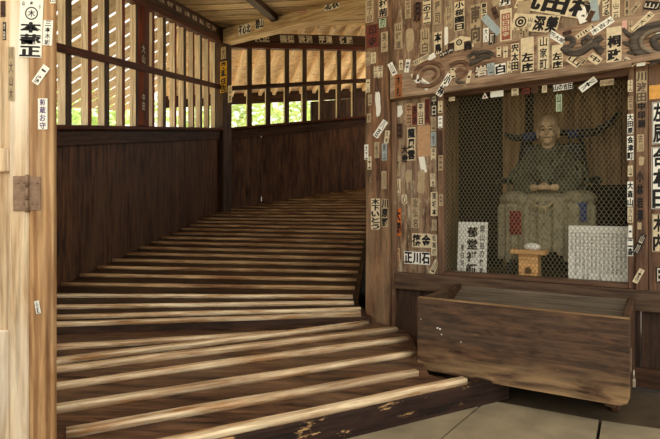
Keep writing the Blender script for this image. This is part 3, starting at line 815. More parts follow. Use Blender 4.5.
for s in (-1, 1):
    bm = bmesh.new(); ell(bm, (s * 0.020, -0.0575, hz + 0.0015), (0.011, 0.004, 0.0042), 10); put('eye', bm, M['chair'], st, SM)
    bm = bmesh.new(); tube(bm, [V((s * 0.008, -0.0600, hz + 0.014)), V((s * 0.020, -0.0605, hz + 0.018)), V((s * 0.033, -0.054, hz + 0.012))], [0.0025, 0.003, 0.002], 6); put('eyebrow', bm, M['chair'], st, SM)
bm = bmesh.new(); tube(bm, [V((-0.017, -0.0545, hz - 0.041)), V((0, -0.0575, hz - 0.0415)), V((0.017, -0.0545, hz - 0.041))], [0.0016, 0.0028, 0.0016], 6); put('mouth', bm, M['chair'], st, SM)
# robe: shoulders, hanging sleeves, spread lap and the cloth falling over the seat
bm = bmesh.new()
ell(bm, (0, 0.03, 0.13), (0.112, 0.08, 0.16))
ell(bm, (0, 0.025, 0.215), (0.118, 0.065, 0.070))
for s in (-1, 1):
    tube(bm, [V((s * 0.078, 0.02, 0.23)), V((s * 0.112, 0.0, 0.12)), V((s * 0.11, -0.08, 0.06)), V((s * 0.06, -0.125, 0.042))], [0.044, 0.047, 0.048, 0.042], 12)
    tube(bm, [V((s * 0.115, -0.02, 0.07)), V((s * 0.135, -0.05, 0.02))], [0.05, 0.045], 12)
# overlapping collar folds and sash folds
def fold(pts, r): tube(bm, [V(p) for p in pts], r, 8)
fold([(-0.055, 0.03, 0.285), (-0.045, -0.04, 0.245), (0.0, -0.085, 0.165), (0.05, -0.10, 0.075)], [0.016, 0.014, 0.014, 0.012])
fold([(0.055, 0.03, 0.285), (0.045, -0.04, 0.245), (0.0, -0.078, 0.175), (-0.045, -0.095, 0.09)], [0.016, 0.014, 0.013, 0.012])
fold([(0.10, -0.02, 0.27), (0.07, -0.07, 0.20), (0.02, -0.10, 0.11), (-0.01, -0.12, 0.05)], [0.014, 0.014, 0.013, 0.012])
for s in (-1, 1):
    for k in range(3):
        fold([(s * (0.12 + 0.03 * k), -0.03, 0.22 - 0.03 * k), (s * (0.14 + 0.03 * k), -0.06, 0.12 - 0.02 * k), (s * (0.10 + 0.03 * k), -0.13, 0.03 - 0.03 * k)], 0.009)
for s, zz in ((-1, 0.0), (1, 0.012)):
    for q in range(4):
        fold([(s * (0.03 + 0.022 * q), -0.055, 0.245 - 0.01 * q), (s * (0.015 + 0.02 * q), -0.095, 0.16 + zz), (s * (0.03 + 0.015 * q) * -0.4, -0.115, 0.08 + 0.01 * q)], 0.0055)
remeshed('robe', bm, M['robe'], 0.006, 3)
bm = bmesh.new()
ell(bm, (0, -0.05, -0.015), (0.19, 0.13, 0.045))
for s in (-1, 1): ell(bm, (s * 0.14, -0.06, -0.012), (0.105, 0.12, 0.05))
for k in range(20):
    x = -0.225 + 0.45 * k / 19
    y = -0.168 + 0.014 * math.sin(k * 1.9) + 0.05 * (abs(x) / 0.225) ** 3
    bot = -0.34 + (0.05 if abs(x) < 0.09 else 0.0) + 0.012 * math.sin(k * 2.3)
    tube(bm, [V((x * 0.85, y + 0.05, 0.0)), V((x, y, -0.06)), V((x * 1.0, y - 0.004, bot))], [0.02, 0.0185, 0.015], 8)
remeshed('skirt', bm, M['skirt'], 0.006, 2)
# red cloth and blue cloth hanging in front, tasselled cord
def cloth(name, x0, x1, z0, z1, y, mat):
    bm = bmesh.new(); n = 8
    for k in range(n):
        x = x0 + (x1 - x0) * (k + 0.5) / n
        tube(bm, [V((x, y + 0.004 * math.sin(k * 2), z1)), V((x, y - 0.004 + 0.004 * math.sin(k * 2), (z0 + z1) / 2)), V((x, y, z0))], (x1 - x0) / n * 0.62, 8)
    remeshed(name, bm, mat, 0.004, 2)
cloth('red_cloth', -0.165, -0.105, -0.20, -0.075, -0.182, M['red'])
cloth('blue_cloth', 0.13, 0.20, -0.13, -0.03, -0.158, M['blue'])
bm = bmesh.new()
tube(bm, [V((-0.05, -0.19, -0.03)), V((-0.03, -0.20, -0.05)), V((0.0, -0.203, -0.055)), V((0.03, -0.20, -0.05)), V((0.045, -0.19, -0.03))], 0.006, 8)
for k in (-1, 0, 1): tube(bm, [V((k * 0.014, -0.203, -0.052)), V((k * 0.016, -0.205, -0.085))], 0.005, 6)
put('cord', bm, M['robeband'], st, SM, True)

# the chair it sits on, with its curved top rail
ch = empty('altar_chair', SM.translation + V((0, 0, -0.33)), 'black curved-rail altar chair behind and under the monk statue', 'chair')
zsh = -0.385 - SM.translation.z
bm = bmesh.new(); cube(bm, (0, 0.0, -0.075), (0.40, 0.24, 0.03), None, 0.004); put('seat', bm, M['chair'], ch, SM)
for sx_ in (-1, 1):
    for sy_ in (-1, 1):
        bm = bmesh.new(); cube(bm, (sx_ * 0.18, sy_ * 0.10, (zsh - 0.09) / 2), (0.03, 0.03, -0.09 - zsh), None, 0.003); put('leg', bm, M['chair'], ch, SM)
for sx_ in (-1, 1):
    bm = bmesh.new(); tube(bm, [V((sx_ * 0.185, 0.10, -0.07)), V((sx_ * 0.175, 0.125, 0.15)), V((sx_ * 0.15, 0.14, hz - 0.02))], [0.016, 0.014, 0.012], 8); put('back_post', bm, M['chair'], ch, SM)
    bm = bmesh.new(); tube(bm, [V((sx_ * 0.185, 0.09, 0.09)), V((sx_ * 0.235, 0.03, 0.095)), V((sx_ * 0.25, -0.05, 0.085)), V((sx_ * 0.24, -0.09, 0.06))], [0.016, 0.018, 0.018, 0.012], 8); put('armrest', bm, M['chair'], ch, SM)
bm = bmesh.new(); cube(bm, (0, 0.135, 0.12), (0.30, 0.02, 0.36), None, 0.004); put('back_panel', bm, M['chair'], ch, SM)
bm = bmesh.new()
tube(bm, [V((-0.245, 0.09, hz + 0.012)), V((-0.20, 0.12, hz - 0.012)), V((-0.10, 0.145, hz - 0.006)), V((0, 0.15, hz + 0.012)), V((0.11, 0.145, hz - 0.002)), V((0.22, 0.12, hz - 0.008)), V((0.30, 0.10, hz + 0.035)), V((0.335, 0.09, hz + 0.085))], [0.014, 0.02, 0.021, 0.02, 0.02, 0.021, 0.018, 0.008], 10)
put('top_rail', bm, M['chair'], ch, SM)
for a, b in ((-0.155, -0.075), (0.085, 0.19)):
    bm = bmesh.new(); tube(bm, [V((a, 0.133, hz - 0.010)), V(((a + b) / 2, 0.143, hz - 0.005)), V((b, 0.14, hz - 0.006))], 0.0245, 10); put('rail_wrap', bm, M['blue'], ch, SM)['label'] = 'blue cloth wrap'
# ---------------------------------------------------------------- offerings in the alcove
AZ = -0.385
def upright_board(name, px, py_top, wpx, dsp, lean, mat, label, cat, tilt=0.0, th=0.006, z0=AZ):
    """a thin board standing on the alcove shelf, top edge centred on the given pixel; returns (object, local frame at its lower left front corner, width, height)"""
    a = al(px - wpx / 2, py_top, dsp); b = al(px + wpx / 2, py_top, dsp)
    w = (b - a).length; h = (a.z + b.z) / 2 - z0
    o = V((a.x, a.y, z0)) + FE * (tilt * h)
    upv = (V((0, 0, 1)) - FN * lean - FE * tilt).normalized()
    fr = frame(o, FE, upv)
    bm = bmesh.new(); cube(bm, (w / 2, th / 2, h / 2), (w, th, h), None, 0.0008)
    return tag(put(name, bm, mat, None, fr), label, cat), fr, w, h

# ---------------------------------------------------------------- lettering and paper slips
def glyph_bank(chars, off):
    bank = {}; tmp = []
    for ch_ in sorted(set(chars)):
        cu = bpy.data.curves.new('glyph', 'FONT'); cu.body = ch_; cu.size = 1; cu.resolution_u = 2; cu.offset = off
        o = bpy.data.objects.new('glyph', cu); COL.objects.link(o); tmp.append((ch_, o, cu))
    bpy.context.view_layer.update()
    dg = bpy.context.evaluated_depsgraph_get()
    for ch_, o, cu in tmp:
        me = bpy.data.meshes.new_from_object(o.evaluated_get(dg))
        vs_ = [(v.co.x, v.co.y) for v in me.vertices]
        if vs_:
            x0 = min(v[0] for v in vs_); x1 = max(v[0] for v in vs_); y0 = min(v[1] for v in vs_); y1 = max(v[1] for v in vs_)
            sx_ = max(x1 - x0, 0.35 if ch_ not in '一二三' else 0.8); sy_ = max(y1 - y0, 0.6)
            cx, cy = (x0 + x1) / 2, (y0 + y1) / 2
            bank[ch_] = ([((x - cx) / sx_, (y - cy) / sy_) for x, y in vs_], [tuple(p.vertices) for p in me.polygons])
        bpy.data.meshes.remove(me)
    for ch_, o, cu in tmp:
        bpy.data.objects.remove(o); bpy.data.curves.remove(cu)
    return bank

INK = {}
def paper_mat(key, c, var=0.10):
    if key not in M: M[key] = plain('paper_' + key, c, 0.8, 0, var, 55)
    return M[key]
PAPERS = {'w': ('white', (240, 234, 214), 'ink'), 'c': ('cream', (216, 200, 164), 'ink'), 'f': ('faded', (176, 156, 122), 'fadedink'),
          't': ('tan', (186, 148, 110), 'fadedink'), 'o': ('orange', (206, 106, 44), 'ink'), 'r': ('dark red', (104, 50, 36), 'ink'),
          'y': ('yellow', (214, 168, 36), 'ink'), 'b': ('pale blue', (160, 174, 174), 'fadedink'), 'k': ('black', (40, 34, 30), 'whiteink'),
          'd': ('dark brown', (82, 56, 40), 'ink'), 'g': ('pale green', (170, 184, 150), 'ink'), 'p': ('pinkish', (214, 168, 150), 'redink'), 'a': ('orange-yellow', (222, 164, 84), 'ink'), 'q': ('brown-orange', (150, 92, 50), 'ink'), 'n': ('bare', None, 'ink')}
M['fadedink'] = plain('faded_ink', (92, 78, 62), 0.8)
M['redink'] = plain('red_ink', (120, 30, 24), 0.8)
M['whiteink'] = plain('white_ink', (206, 196, 172), 0.8)

S = []      # surf, cx, cy, w, h, rot, paper, text, label, options
def s(surf, cx, cy, w, h, rot, paper, text, label, **k): S.append((surf, cx, cy, w, h, rot, paper, text, label, k))

# pillar beside the ramp
P = 'pillar'
s(P, 369.5, 11, 8, 23, 0, 'f', '成了印', 'faded grey slip at the very top of the cracked pillar, beside a red-edged slip')
s(P, 383, 8, 10, 18, 0, 'c', '村荊', 'red-edged cream slip with two bold black characters at the pillar top', border='redink', bold=1)
s(P, 372.5, 36, 12, 23, 0, 'r', '印寺', 'large dark red slip high on the cracked pillar')
s(P, 382.5, 23, 7, 9, 0, 'g', '刃', 'small greenish slip under the red-edged slip on the pillar')
s(P, 384.5, 42, 7, 20, 0, 'f', '美舟', 'faded slip just right of the large dark red slip on the pillar')
s(P, 368, 59, 5, 13, 0, 'f', '中山', 'narrow faded slip below the large dark red slip on the pillar')
s(P, 373.5, 58, 5, 11, 0, 'c', '小川', 'narrow cream slip below the large dark red slip, the right one of two')
s(P, 376, 72, 4, 11, 0, 'c', '三山', 'left one of two tiny slips side by side on the upper pillar')
s(P, 380.5, 72, 4.5, 12, 0, 'c', '田上', 'right one of two tiny slips side by side on the upper pillar')
s(P, 368, 86, 4, 13, 0, 'c', '一心', 'tiny upright slip on the pillar edge left of the torn white paper')
s(P, 378, 104, 5.5, 26, 4, 'w', '', 'long torn blank white strip of paper on the pillar', torn=1)
s(P, 370, 100, 4, 11, 0, 'f', '山', 'tiny faded slip just left of the torn blank white strip')
s(P, 369, 118, 4, 9, 0, 'f', '木', 'tiny faded slip on the pillar edge, left of a tilted white slip')
s(P, 380.5, 129, 4.5, 13, -38, 'w', '八百', 'tilted white slip across the middle of the cracked pillar')
s(P, 387, 137, 4, 11, -8, 'c', '丸金', 'small slip on the pillar right edge below the tilted white slip')
s(P, 366.5, 152, 4, 15, 0, 'w', '大工', 'narrow white slip on the pillar left edge at mid height')
s(P, 377, 150, 5, 16, 0, 'f', '水', 'faded smudged slip left of the pale blue slip on the pillar')
s(P, 384.5, 152, 5, 17, 0, 'b', '青山', 'pale blue slip on the cracked pillar')
s(P, 369.5, 163, 4, 13, 0, 'c', '土', 'small cream slip on the pillar below the narrow white one')
s(P, 384, 180, 5, 18, 0, 'f', '川', 'worn faded slip low on the pillar, below the pale blue slip')
s(P, 375.5, 214, 9, 31, 0, 'c', '木下いとう', 'cream slip with brush-written kana low on the pillar', bold=1)
s(P, 385, 213, 7, 28, 0, 'f', '川原野', 'dark-lettered faded slip right of the cream kana slip on the pillar', bold=1, ink='ink')
# boards between pillar and window
B = 'boards'
s(B, 392.5, 90, 5, 20, 0, 'd', '山中', 'dark brown narrow slip beside the orange slip under the lintel end', onl=1)
s(B, 399, 111, 8, 13, 0, 'w', '', 'round torn blank white paper near the pillar under the lintel', torn=1)
s(B, 409, 114, 7, 21, 0, 't', '中田', 'tan slip in the row under the lintel, next to the dark red slip')
s(B, 415, 115, 6, 19, 0, 'r', '赤木', 'dark red slip in the row of slips under the left lintel')
s(B, 421, 114, 7, 22, 0, 'c', '寺山日', 'cream slip with three characters in the row under the left lintel')
s(B, 427.3, 111, 5, 24, 0, 'r', '火', 'narrow dark red slip right of the three-character cream slip')
s(B, 434, 105, 7, 22, 0, 'k', '中日', 'black slip with two pale characters near the window upper left corner')
s('winframe', 440.3, 107, 4.5, 12, 0, 'c', '上', 'topmost small cream slip on the window left frame')
s('winframe', 440.3, 122, 4.5, 12, 0, 'w', '一二', 'second small slip from the top on the window left frame')
s(B, 433.5, 124, 5, 14, 0, 'f', '山', 'faded slip directly below the black two-character slip')
s(B, 399, 131, 7, 15, 0, 'd', '日', 'dark slip below the round torn white paper')
s(B, 411.5, 144, 8, 33, 0, 'c', '龍鳳雲', 'long cream slip crowded with dark brush pattern left of the blank tan slip', bold=1)
s(B, 405, 154, 7, 18, 0, 'n', '大衆', 'black brush characters straight on the wood beside the patterned slip', bold=1)
s(B, 424, 141, 13, 31, 0, 't', '', 'wide blank tan slip on the boards left of the window')
s(B, 422.5, 163, 5, 17, 10, 'w', '', 'blank white slip tilted across the foot of the wide tan slip')
s(B, 433.5, 139, 5, 14, 0, 'b', '水', 'pale bluish slip right of the wide blank tan slip')
s(B, 433.5, 154, 5, 12, 0, 'c', '中二', 'small cream slip below the pale bluish slip by the window')
s('winframe', 440.7, 143, 4.5, 25, 0, 'd', '小山', 'long dark slip on the window left frame')
s('winframe', 440.7, 163, 4.5, 15, 0, 'f', '田', 'faded slip below the long dark slip on the window left frame')
s(B, 433, 180, 5, 13, 0, 'c', '川合', 'small cream slip on the boards left of the window, at the statue hands height')
s(B, 398.5, 186, 4.5, 14, 0, 'c', '人', 'small cream slip directly above the bright orange slip')
s(B, 398, 166, 4, 20, 0, 'f', '木', 'narrow faded slip near the pillar, two slips above the orange slip')
s(B, 409, 176, 7, 14, 3, 'f', '', 'torn blank greyish paper below the patterned slip', torn=1)
s(B, 421, 182, 9, 26, 0, 'f', '', 'pale worn blank strip below the tilted blank white slip', torn=1)
s(B, 397.5, 222, 7, 27, 0, 'o', '大岡', 'bright orange slip with bold black characters beside the pillar', bold=1)
s(B, 397, 257, 6, 18, 0, 't', '中の日', 'narrow tan slip below the bright orange slip')
s(B, 404.5, 199, 7, 11, 0, 'c', '心', 'small torn cream slip right of and above the bright orange slip', torn=1)
s(B, 415.5, 213, 8, 30, 0, 'f', '念仏名', 'long pale faded slip above the two wide bold slips')
s(B, 434.3, 204, 7, 24, 0, 'c', '東坂本', 'cream slip with three black characters left of the window, above a long slip')
s(B, 417, 258, 26, 12.5, 0, 'w', '正川石', 'wide white slip with three bold black characters near the pillar foot', bold=1)
s(B, 421.5, 240.5, 19, 14, 0, 'c', '篠金', 'wide cream slip with two dense characters, just above the lowest wide slip', bold=1)
s(B, 434.3, 245, 6, 21, 0, 'c', '松高槻', 'upright cream slip right of the two wide bold slips')
s(B, 434.3, 225, 5, 11, 0, 'f', '小', 'small faded slip between two upright cream slips left of the window')
s(B, 434.5, 267, 4, 11, -25, 'c', '山', 'tiny tilted slip at the lower left corner of the window')
s('winframe', 441, 200, 4, 12, 0, 'f', '中', 'lowest faded slip on the window left frame')
# boards above the lintel
U = 'upper'
s(U, 398.5, 36, 8, 26, 0, 'f', '山好道', 'faded three-character slip on the upper boards nearest the pillar')
s(U, 410, 40, 9, 26, 0, 'f', '', 'blank peeling slip on the upper boards, second from the pillar', torn=1)
s(U, 408, 9, 6, 19, 0, 'f', '元張', 'faded two-character slip at the top left of the upper boards')
s(U, 417.5, 12, 9, 22, 0, 'd', '月', 'dark torn slip at the top of the upper boards', torn=1)
s(U, 427, 12, 8, 24, 0, 'c', '二の丁二', 'cream slip with bold thin-stroked characters right of the dark torn slip', bold=1)
s(U, 437.5, 12, 8, 25, 0, 'f', '梓司', 'faded slip with two tall characters at the top, right of the cream four-character slip')
s(U, 425, 41, 9, 25, 0, 'f', '山白', 'pale slip just above the lintel, left of the bold 本 slip')
s(U, 438, 43, 8, 22, 0, 'c', '本鳥', 'cream slip with a bold 本 just above the left lintel', bold=1)
s(U, 449, 18, 7, 22, 0, 'f', '川村小', 'faded slip left of the four-character cream slip on the upper boards')
s(U, 459.5, 16, 10, 29, 0, 'c', '小桜國日', 'cream slip with four neat black characters on the upper boards', bold=1)
s(U, 446.3, 36, 3.5, 18, 0, 'w', '', 'narrow blank white strip beside the house-shaped paper')
s(U, 460, 43, 25, 13, 4, 'c', '', 'house-shaped cream paper with a round crest above the lintel', house=1)
s(U, 451, 47, 7, 8, 0, 'd', '門', 'small dark square slip at the left foot of the house-shaped paper')
s(U, 468, 47, 8, 12, 0, 'd', '劇', 'small dark slip at the right foot of the house-shaped paper', bold=1)
s(U, 475.5, 24, 10, 39, 0, 'f', '南向', 'tall pale slip with two large grey characters on the upper boards', ink='fadedink', bold=1)
s(U, 484, 11, 6, 16, 0, 'c', '東五六', 'small cream slip with three black characters right of the tall pale slip', bold=1)
s(U, 495, 13, 4, 10, 18, 'd', '一', 'tiny dark tilted slip near the top of the upper boards')
s(U, 491.5, 25, 5, 18, 38, 'b', '', 'blank bluish white slip tilted across the upper boards')
s(U, 486, 35, 5.5, 14, 0, 'w', '大八', 'small white slip below the tilted bluish slip')
s(U, 492, 39, 6, 11, 0, 'k', '町', 'small black slip just above the lintel, below the tilted bluish slip')
s(U, 506, 25, 12, 32, 0, 'c', '', 'cream slip holding a faded red panel on the upper boards', panel=1)
s(U, 505, 2, 11, 7, 0, 'w', '丹', 'white slip cut off by the picture top, above the red-panelled slip', bold=1)
s(U, 496, 2, 6, 5, 20, 'f', '', 'faded scrap at the picture top left of the cut-off white slip')
s(U, 524, 7, 12, 11, -8, 'f', '', 'faded squarish paper at the top beside the large tilted sheet')
s(U, 530, 8, 12, 6, -20, 'n', '山吉田', 'small dark characters on the wood under the large tilted sheet')
s(U, 535, 23, 38, 14, -15, 'c', '深榮', 'cream crest slip with two broad bold characters tilted down to the right', crest=1, bold=1)
s(U, 515.5, 33, 4, 11, 0, 'f', '小', 'leftmost of three tiny slips standing under the cream crest slip')
s(U, 521, 32.5, 4, 11, 0, 'f', '中', 'middle one of three tiny slips standing under the cream crest slip')
s(U, 526.5, 31.5, 4, 10, 0, 'f', '大', 'rightmost of three tiny slips standing under the cream crest slip')
s(U, 556, 3.5, 64, 17, -21, 'c', '丸田村', 'largest cream sheet with huge bold characters tilted at the picture top', bold=1)
s(U, 583, 15, 9, 13, 15, 'w', '', 'blank white square paper below the end of the largest tilted sheet')
s(U, 594.5, 8, 7, 24, 5, 'b', '', 'pale blue blank slip on the upper boards')
s(U, 590.5, 16, 4, 8, -28, 'd', '', 'tiny dark scrap between the blank white square and the pale blue slip')
s(U, 606, 7, 7, 17, 0, 'c', 'つづる', 'cream slip with three kana, right of the pale blue slip', bold=1)
s(U, 616, 8, 8, 21, 0, 'c', '御山二れ', 'cream slip with four characters, right of the three-kana slip')
s(U, 627, 8, 5, 15, 0, 'f', '甚林', 'narrow faded slip with dark characters near the top right', ink='ink')
s(U, 634, 9, 4, 11, -40, 'f', '木', 'tiny tilted slip right of the narrow faded slip near the top right')
s(U, 655, 6, 17, 7, -18, 'k', '山川', 'black tilted slip at the picture upper right edge')
s(U, 586.5, 2, 5, 6, 0, 'f', '一', 'tiny faded slip at the picture top between white square and blue slip')
# lintel
L_ = 'lintel'
s(L_, 392.5, 69, 4, 10, 25, 'w', '山', 'tiny tilted white slip at the lintel left end')
s(L_, 401, 65, 4, 10, 0, 'c', '大', 'tiny upright slip on the lintel, second from its left end')
s(L_, 407.5, 66, 4, 11, -10, 'w', '中', 'tiny leaning white slip on the lintel left of the ring scroll')
s(L_, 398.5, 86, 7, 23, 0, 'q', '木札', 'dull orange-brown slip at the lower left end of the lintel')
s(L_, 421.5, 82, 5, 14, 50, 'w', '丸', 'white slip tilted across the lower left of the ring scroll')
s(L_, 414, 76, 5, 6, 20, 'c', '', 'tiny torn blank paper at the left of the ring scroll', torn=1)
s(L_, 444.5, 85, 5, 17, -33, 'w', '小林', 'bright white tilted slip with black characters on the lower left lintel', bold=1)
s(L_, 453, 73, 5, 10, 0, 'c', '二', 'small upright slip above and right of the bright tilted slip')
s(L_, 421, 60, 13, 4, 18, 'c', '田川田', 'thin sloping slip above the ring scroll on the lintel top edge')
s(L_, 431.5, 57, 6, 4, 25, 'w', '', 'tiny blank white scrap on the lintel top edge beside the thin sloping slip')
s(L_, 447, 52.5, 12, 4, 17, 'k', '中大', 'thin black slip on the lintel top edge')
s(L_, 469, 77, 3, 11, -12, 'c', '一', 'very thin leaning slip left of the dark 岩 slip')
s(L_, 481, 71, 12, 11, 4, 'd', '岩', 'dark square slip with one pale stone character on the lower lintel', bold=1, ink='whiteink')
s(L_, 491, 69, 7, 11, 4, 'b', '山', 'small bluish slip between the dark square slip and the white one-character slip')
s(L_, 500.5, 69, 10, 10, 4, 'w', '白', 'white square slip with one bold character on the lower lintel', bold=1)
s(L_, 509.5, 67, 5, 12, 0, 'c', '上二', 'small cream slip right of the white one-character square slip')
s(L_, 515, 57, 8, 27, 0, 'c', '宍太田', 'cream slip crowded by three black characters left of the bold 左 slip', bold=1)
s(L_, 527.3, 55, 13, 35, 0, 'c', '左庄', 'broad cream slip with two bold characters, the larger of two alike', bold=1, low=0.42)
s(L_, 543.5, 53, 13, 34, 0, 'c', '山家町', 'bordered cream slip between the two alike bold slips', border='fadedink')
s(L_, 557.3, 57, 11, 24, 0, 'c', '左庄', 'small cream slip with two bold characters, the smaller of two alike', bold=1, low=0.3)
s(L_, 499, 52, 4.5, 10, 0, 'c', '二', 'tiny slip with two strokes right of the dark leafy carving')
s(L_, 505.5, 52, 4.5, 11, 0, 'c', '十', 'tiny slip left of the cream three-character slip on the lintel')
s(L_, 557, 37.5, 13, 5, -40, 'w', '四大郎', 'white slip tilted down to the right above the smaller bold slip')
s(L_, 567, 33, 8, 4, 8, 'd', '太木', 'tiny dark slip above the middle scroll')
s(L_, 585, 32, 14, 4, 30, 'c', '川口', 'cream slip tilted up to the right above the middle scroll')
s(L_, 602, 26, 17, 5.5, 30, 'w', '木吉大', 'white slip tilted up to the right, crossing the lintel top edge')
s(L_, 574, 61, 10, 6, -42, 'c', '山', 'small cream slip tilted below the left end of the middle scroll')
s(L_, 580.5, 60, 8, 5, -42, 'f', '日', 'small faded slip tilted right below the middle scroll')
s(L_, 595, 59, 9, 6, -42, 'c', '中', 'small cream slip tilted under the right end of the middle scroll')
s(L_, 614, 44.5, 15, 35, 0, 'c', '桐政', 'broad cream slip with two very bold characters left of the right scroll', bold=1, low=0.22)
s(L_, 624.5, 25, 5, 9, 0, 'p', '', 'small pinkish blank slip above the right scroll')
s(L_, 630.5, 26.5, 4, 12, 0, 'f', '十', 'small faded slip right of the pinkish one above the right scroll')
s(L_, 642.5, 22, 17, 5, 42, 'c', '一大木', 'cream slip tilted up to the right over the right scroll top')
s(L_, 629, 62, 9, 5, -35, 'c', '中', 'small tilted cream slip under the right scroll')
s(L_, 641, 64, 9, 4, 0, 'w', '', 'small blank white scrap at the lintel lower edge under the right scroll')
s(L_, 659, 35, 5, 4, -40, 'w', '', 'tiny blank white scrap on the right scroll')
# window head
Wd = 'head'
s(Wd, 452, 99, 6, 4, 0, 'c', '二一', 'tiny slip at the left end of the window head rail')
s(Wd, 485, 95.5, 6, 6, 0, 'w', '', 'small white and red triangular paper on the window head rail', tri=1)
s(Wd, 497, 94, 13, 6, 0, 'w', '', 'blank white slip on the window head rail beside the triangle')
s(Wd, 515, 92, 7, 7, 0, 'c', '中山', 'small square cream slip on the window head rail')
s(Wd, 526, 91, 8, 6, 0, 'r', '火', 'small dark red slip on the window head rail')
s(Wd, 535, 90, 7, 6, 0, 'd', '人', 'small dark slip right of the dark red slip on the window head rail')
s(Wd, 544.5, 89, 5, 7, 0, 'c', '川', 'small cream slip left of the long printed slip on the window head rail')
s(Wd, 563, 87, 19, 6, 2, 'w', '山の吉田', 'long white printed slip on the middle of the window head rail', bold=1)
s(Wd, 588, 84.5, 13, 5, 35, 'w', '木', 'white slip tilted up to the right on the window head rail')
s(Wd, 607, 82.5, 14, 6, 0, 'f', '小山田', 'faded slip at the right end of the window head rail')
# window right frame and upright
Rf = 'winframe'
for i, (y, w_, h_, pc, tx, nm) in enumerate(((86, 5, 12, 'c', '上人', 'topmost slip on the window right frame'), (103, 5, 13, 'f', '田中', 'second slip from the top on the window right frame'),
        (124, 6, 20, 'w', '大田原', 'third slip from the top on the window right frame, with bold characters'), (148, 6.5, 24, 'w', '会津町', 'large white slip on the window right frame, fourth from the top'),
        (171, 5, 11, 'c', '山', 'small slip on the window right frame just below the large white one'), (194, 6, 25, 'w', '大森山', 'long white slip on the window right frame at statue lap height'),
        (215, 5.5, 15, 'c', '小口', 'cream slip on the window right frame above the white text board'), (231.5, 4, 12, 'w', '一', 'thin white slip on the window right frame beside the text board'),
        (247.5, 5.5, 17, 'w', '二森', 'lowest white slip on the window right frame'))):
    s(Rf, 630.3, y, w_, h_, 0, pc, tx, nm, bold=(h_ > 16))
R2 = 'upright'
s(R2, 641.5, 87, 11, 31, 0, 'f', '川波田', 'broad grey faded slip at the top of the upright right of the window', ink='fadedink', bold=1)
s(R2, 641.5, 115, 8, 26, 0, 'n', '中印刷', 'dark characters on bare wood under the broad grey faded slip', bold=1)
s(R2, 640.5, 143, 7, 17, 0, 'f', '吉川', 'faded slip on the upright right of the window, below the bare-wood characters')
s(R2, 641.5, 161, 6, 10, 0, 'f', '', 'worn blank scrap on the upright right of the window', torn=1)
s(R2, 640, 196, 7, 52, 0, 'n', '小林岩澤', 'tall column of dark characters on bare wood right of the window', bold=1)
s(R2, 639.5, 226, 4, 7, 0, 'f', '', 'tiny faded scrap below the tall bare-wood column of characters')
s(R2, 639.5, 244, 4.5, 17, -22, 'k', '山川', 'dark slip leaning right, on the upright right of the window')
s(R2, 638.5, 276, 4, 12, -25, 'c', '木', 'small leaning slip at the foot of the upright right of the window')
Rp = 'panel'
s(Rp, 656, 92, 14, 14, 0, 'a', '', 'orange-yellow blank paper at the picture right edge')
s(Rp, 659, 123, 14, 42, 0, 'w', '左辰', 'big white sheet with bold characters under the orange-yellow paper', bold=1, border='ink')
s(Rp, 659, 178, 15, 62, 0, 'w', '合本日', 'tallest white sheet with huge bold characters at the picture right edge', bold=1, border='ink')
s(Rp, 658.5, 233, 13, 38, 0, 'c', '木内', 'lower cream sheet with bold characters at the picture right edge', bold=1, border='fadedink')
s(Rp, 660, 275, 9, 16, 0, 'k', '日', 'lowest black-framed slip at the picture right edge')
# near door post and leaf
D = 'post'
s(D, 31, 28.5, 22.5, 56, -2, 'w', '本蔀正', 'large white slip with a round crest and three bold characters, on the near post', bold=1, crest=1, low=0.38)
s(D, 48, 33, 9, 24, -3, 'w', '三本木坂', 'small white slip right of the large crest slip on the near post')
s(D, 41, 75, 5.5, 15, -35, 'w', '一條', 'white slip tilted right below the large crest slip')
s(D, 43, 114, 9.5, 31, 0, 'w', '勅蔵お守', 'white slip with purple characters above the iron hinge', ink='purpleink')
s(D, 53.3, 1, 6, 5, 0, 'w', '山', 'small slip cut off by the picture top on the near post')
s(D, 38, 307, 4, 11, 10, 'w', '心願', 'small white slip on the near post below the hinge')
s('leaf', 11.5, 74, 6, 54, 0, 'f', '川大山木', 'tall washed-out slip on the pale door leaf')
s('leafpanel', 3, 9, 5, 16, 0, 'd', '山', 'dark slip at the top left corner of the picture, on the door leaf')
s('leafpanel', 4.5, 31, 3, 18, 0, 'k', '木田', 'narrow black slip below the dark corner slip on the door leaf')
# on the netting
s('net', 559, 103, 6, 17, 0, 'g', '山川', 'pale green slip hanging on the wire netting above the statue head')
# ramp passage
s('leftpost', 143.5, 54, 5, 20, 0, 'd', '大山', 'dark slip on the red-brown post of the near lattice, upper one', ink='whiteink')
s('leftpost', 143.5, 102, 4, 18, 0, 'd', '中田', 'dark slip on the red-brown post of the near lattice, lower one', ink='whiteink')
for i, (x, tx) in enumerate(((152, '山本'), (161, '大木'), (170, '中村'), (178.5, '吉川'), (187, '小林'), (194.5, '木田'), (201.5, '高山'), (208, '川口'), (214, '田中'))):
    s('leftbeam', x, None, 0.13, 0.085, 0, 'd', tx, ['leftmost', 'second from left', 'third from left', 'fourth from left', 'fifth from left', 'fourth from right', 'third from right', 'second from right', 'rightmost'][i] + ' of the faded slips on the beam over the near lattice', ink='whiteink', metres=1)
for i, (x, tx) in enumerate(((262, '大正'), (287, '福徳'), (305.5, '渋沢'), (325.5, '平澤'), (346, '佐藤'))):
    s('backbeam', x, None, 0.20, 0.105, 0, 'k', tx, ['leftmost', 'second from left', 'middle one', 'second from right', 'rightmost'][i] + ' of the five black slips on the beam over the far lattice', metres=1, border='whiteink', bold=1)
s('corner', 223.5, 77, 6.5, 31, 0, 'y', '奥瀬住吉', 'yellow slip with black characters on the dark corner pillar', bold=1)
s('cornerR', 230, 94, 4, 17, 0, 'c', '山木', 'small cream slip right of the yellow slip on the corner pillar')
s('corner', 223.5, 53, 5, 12, 0, 'f', '大', 'faded slip above the yellow slip on the corner pillar')
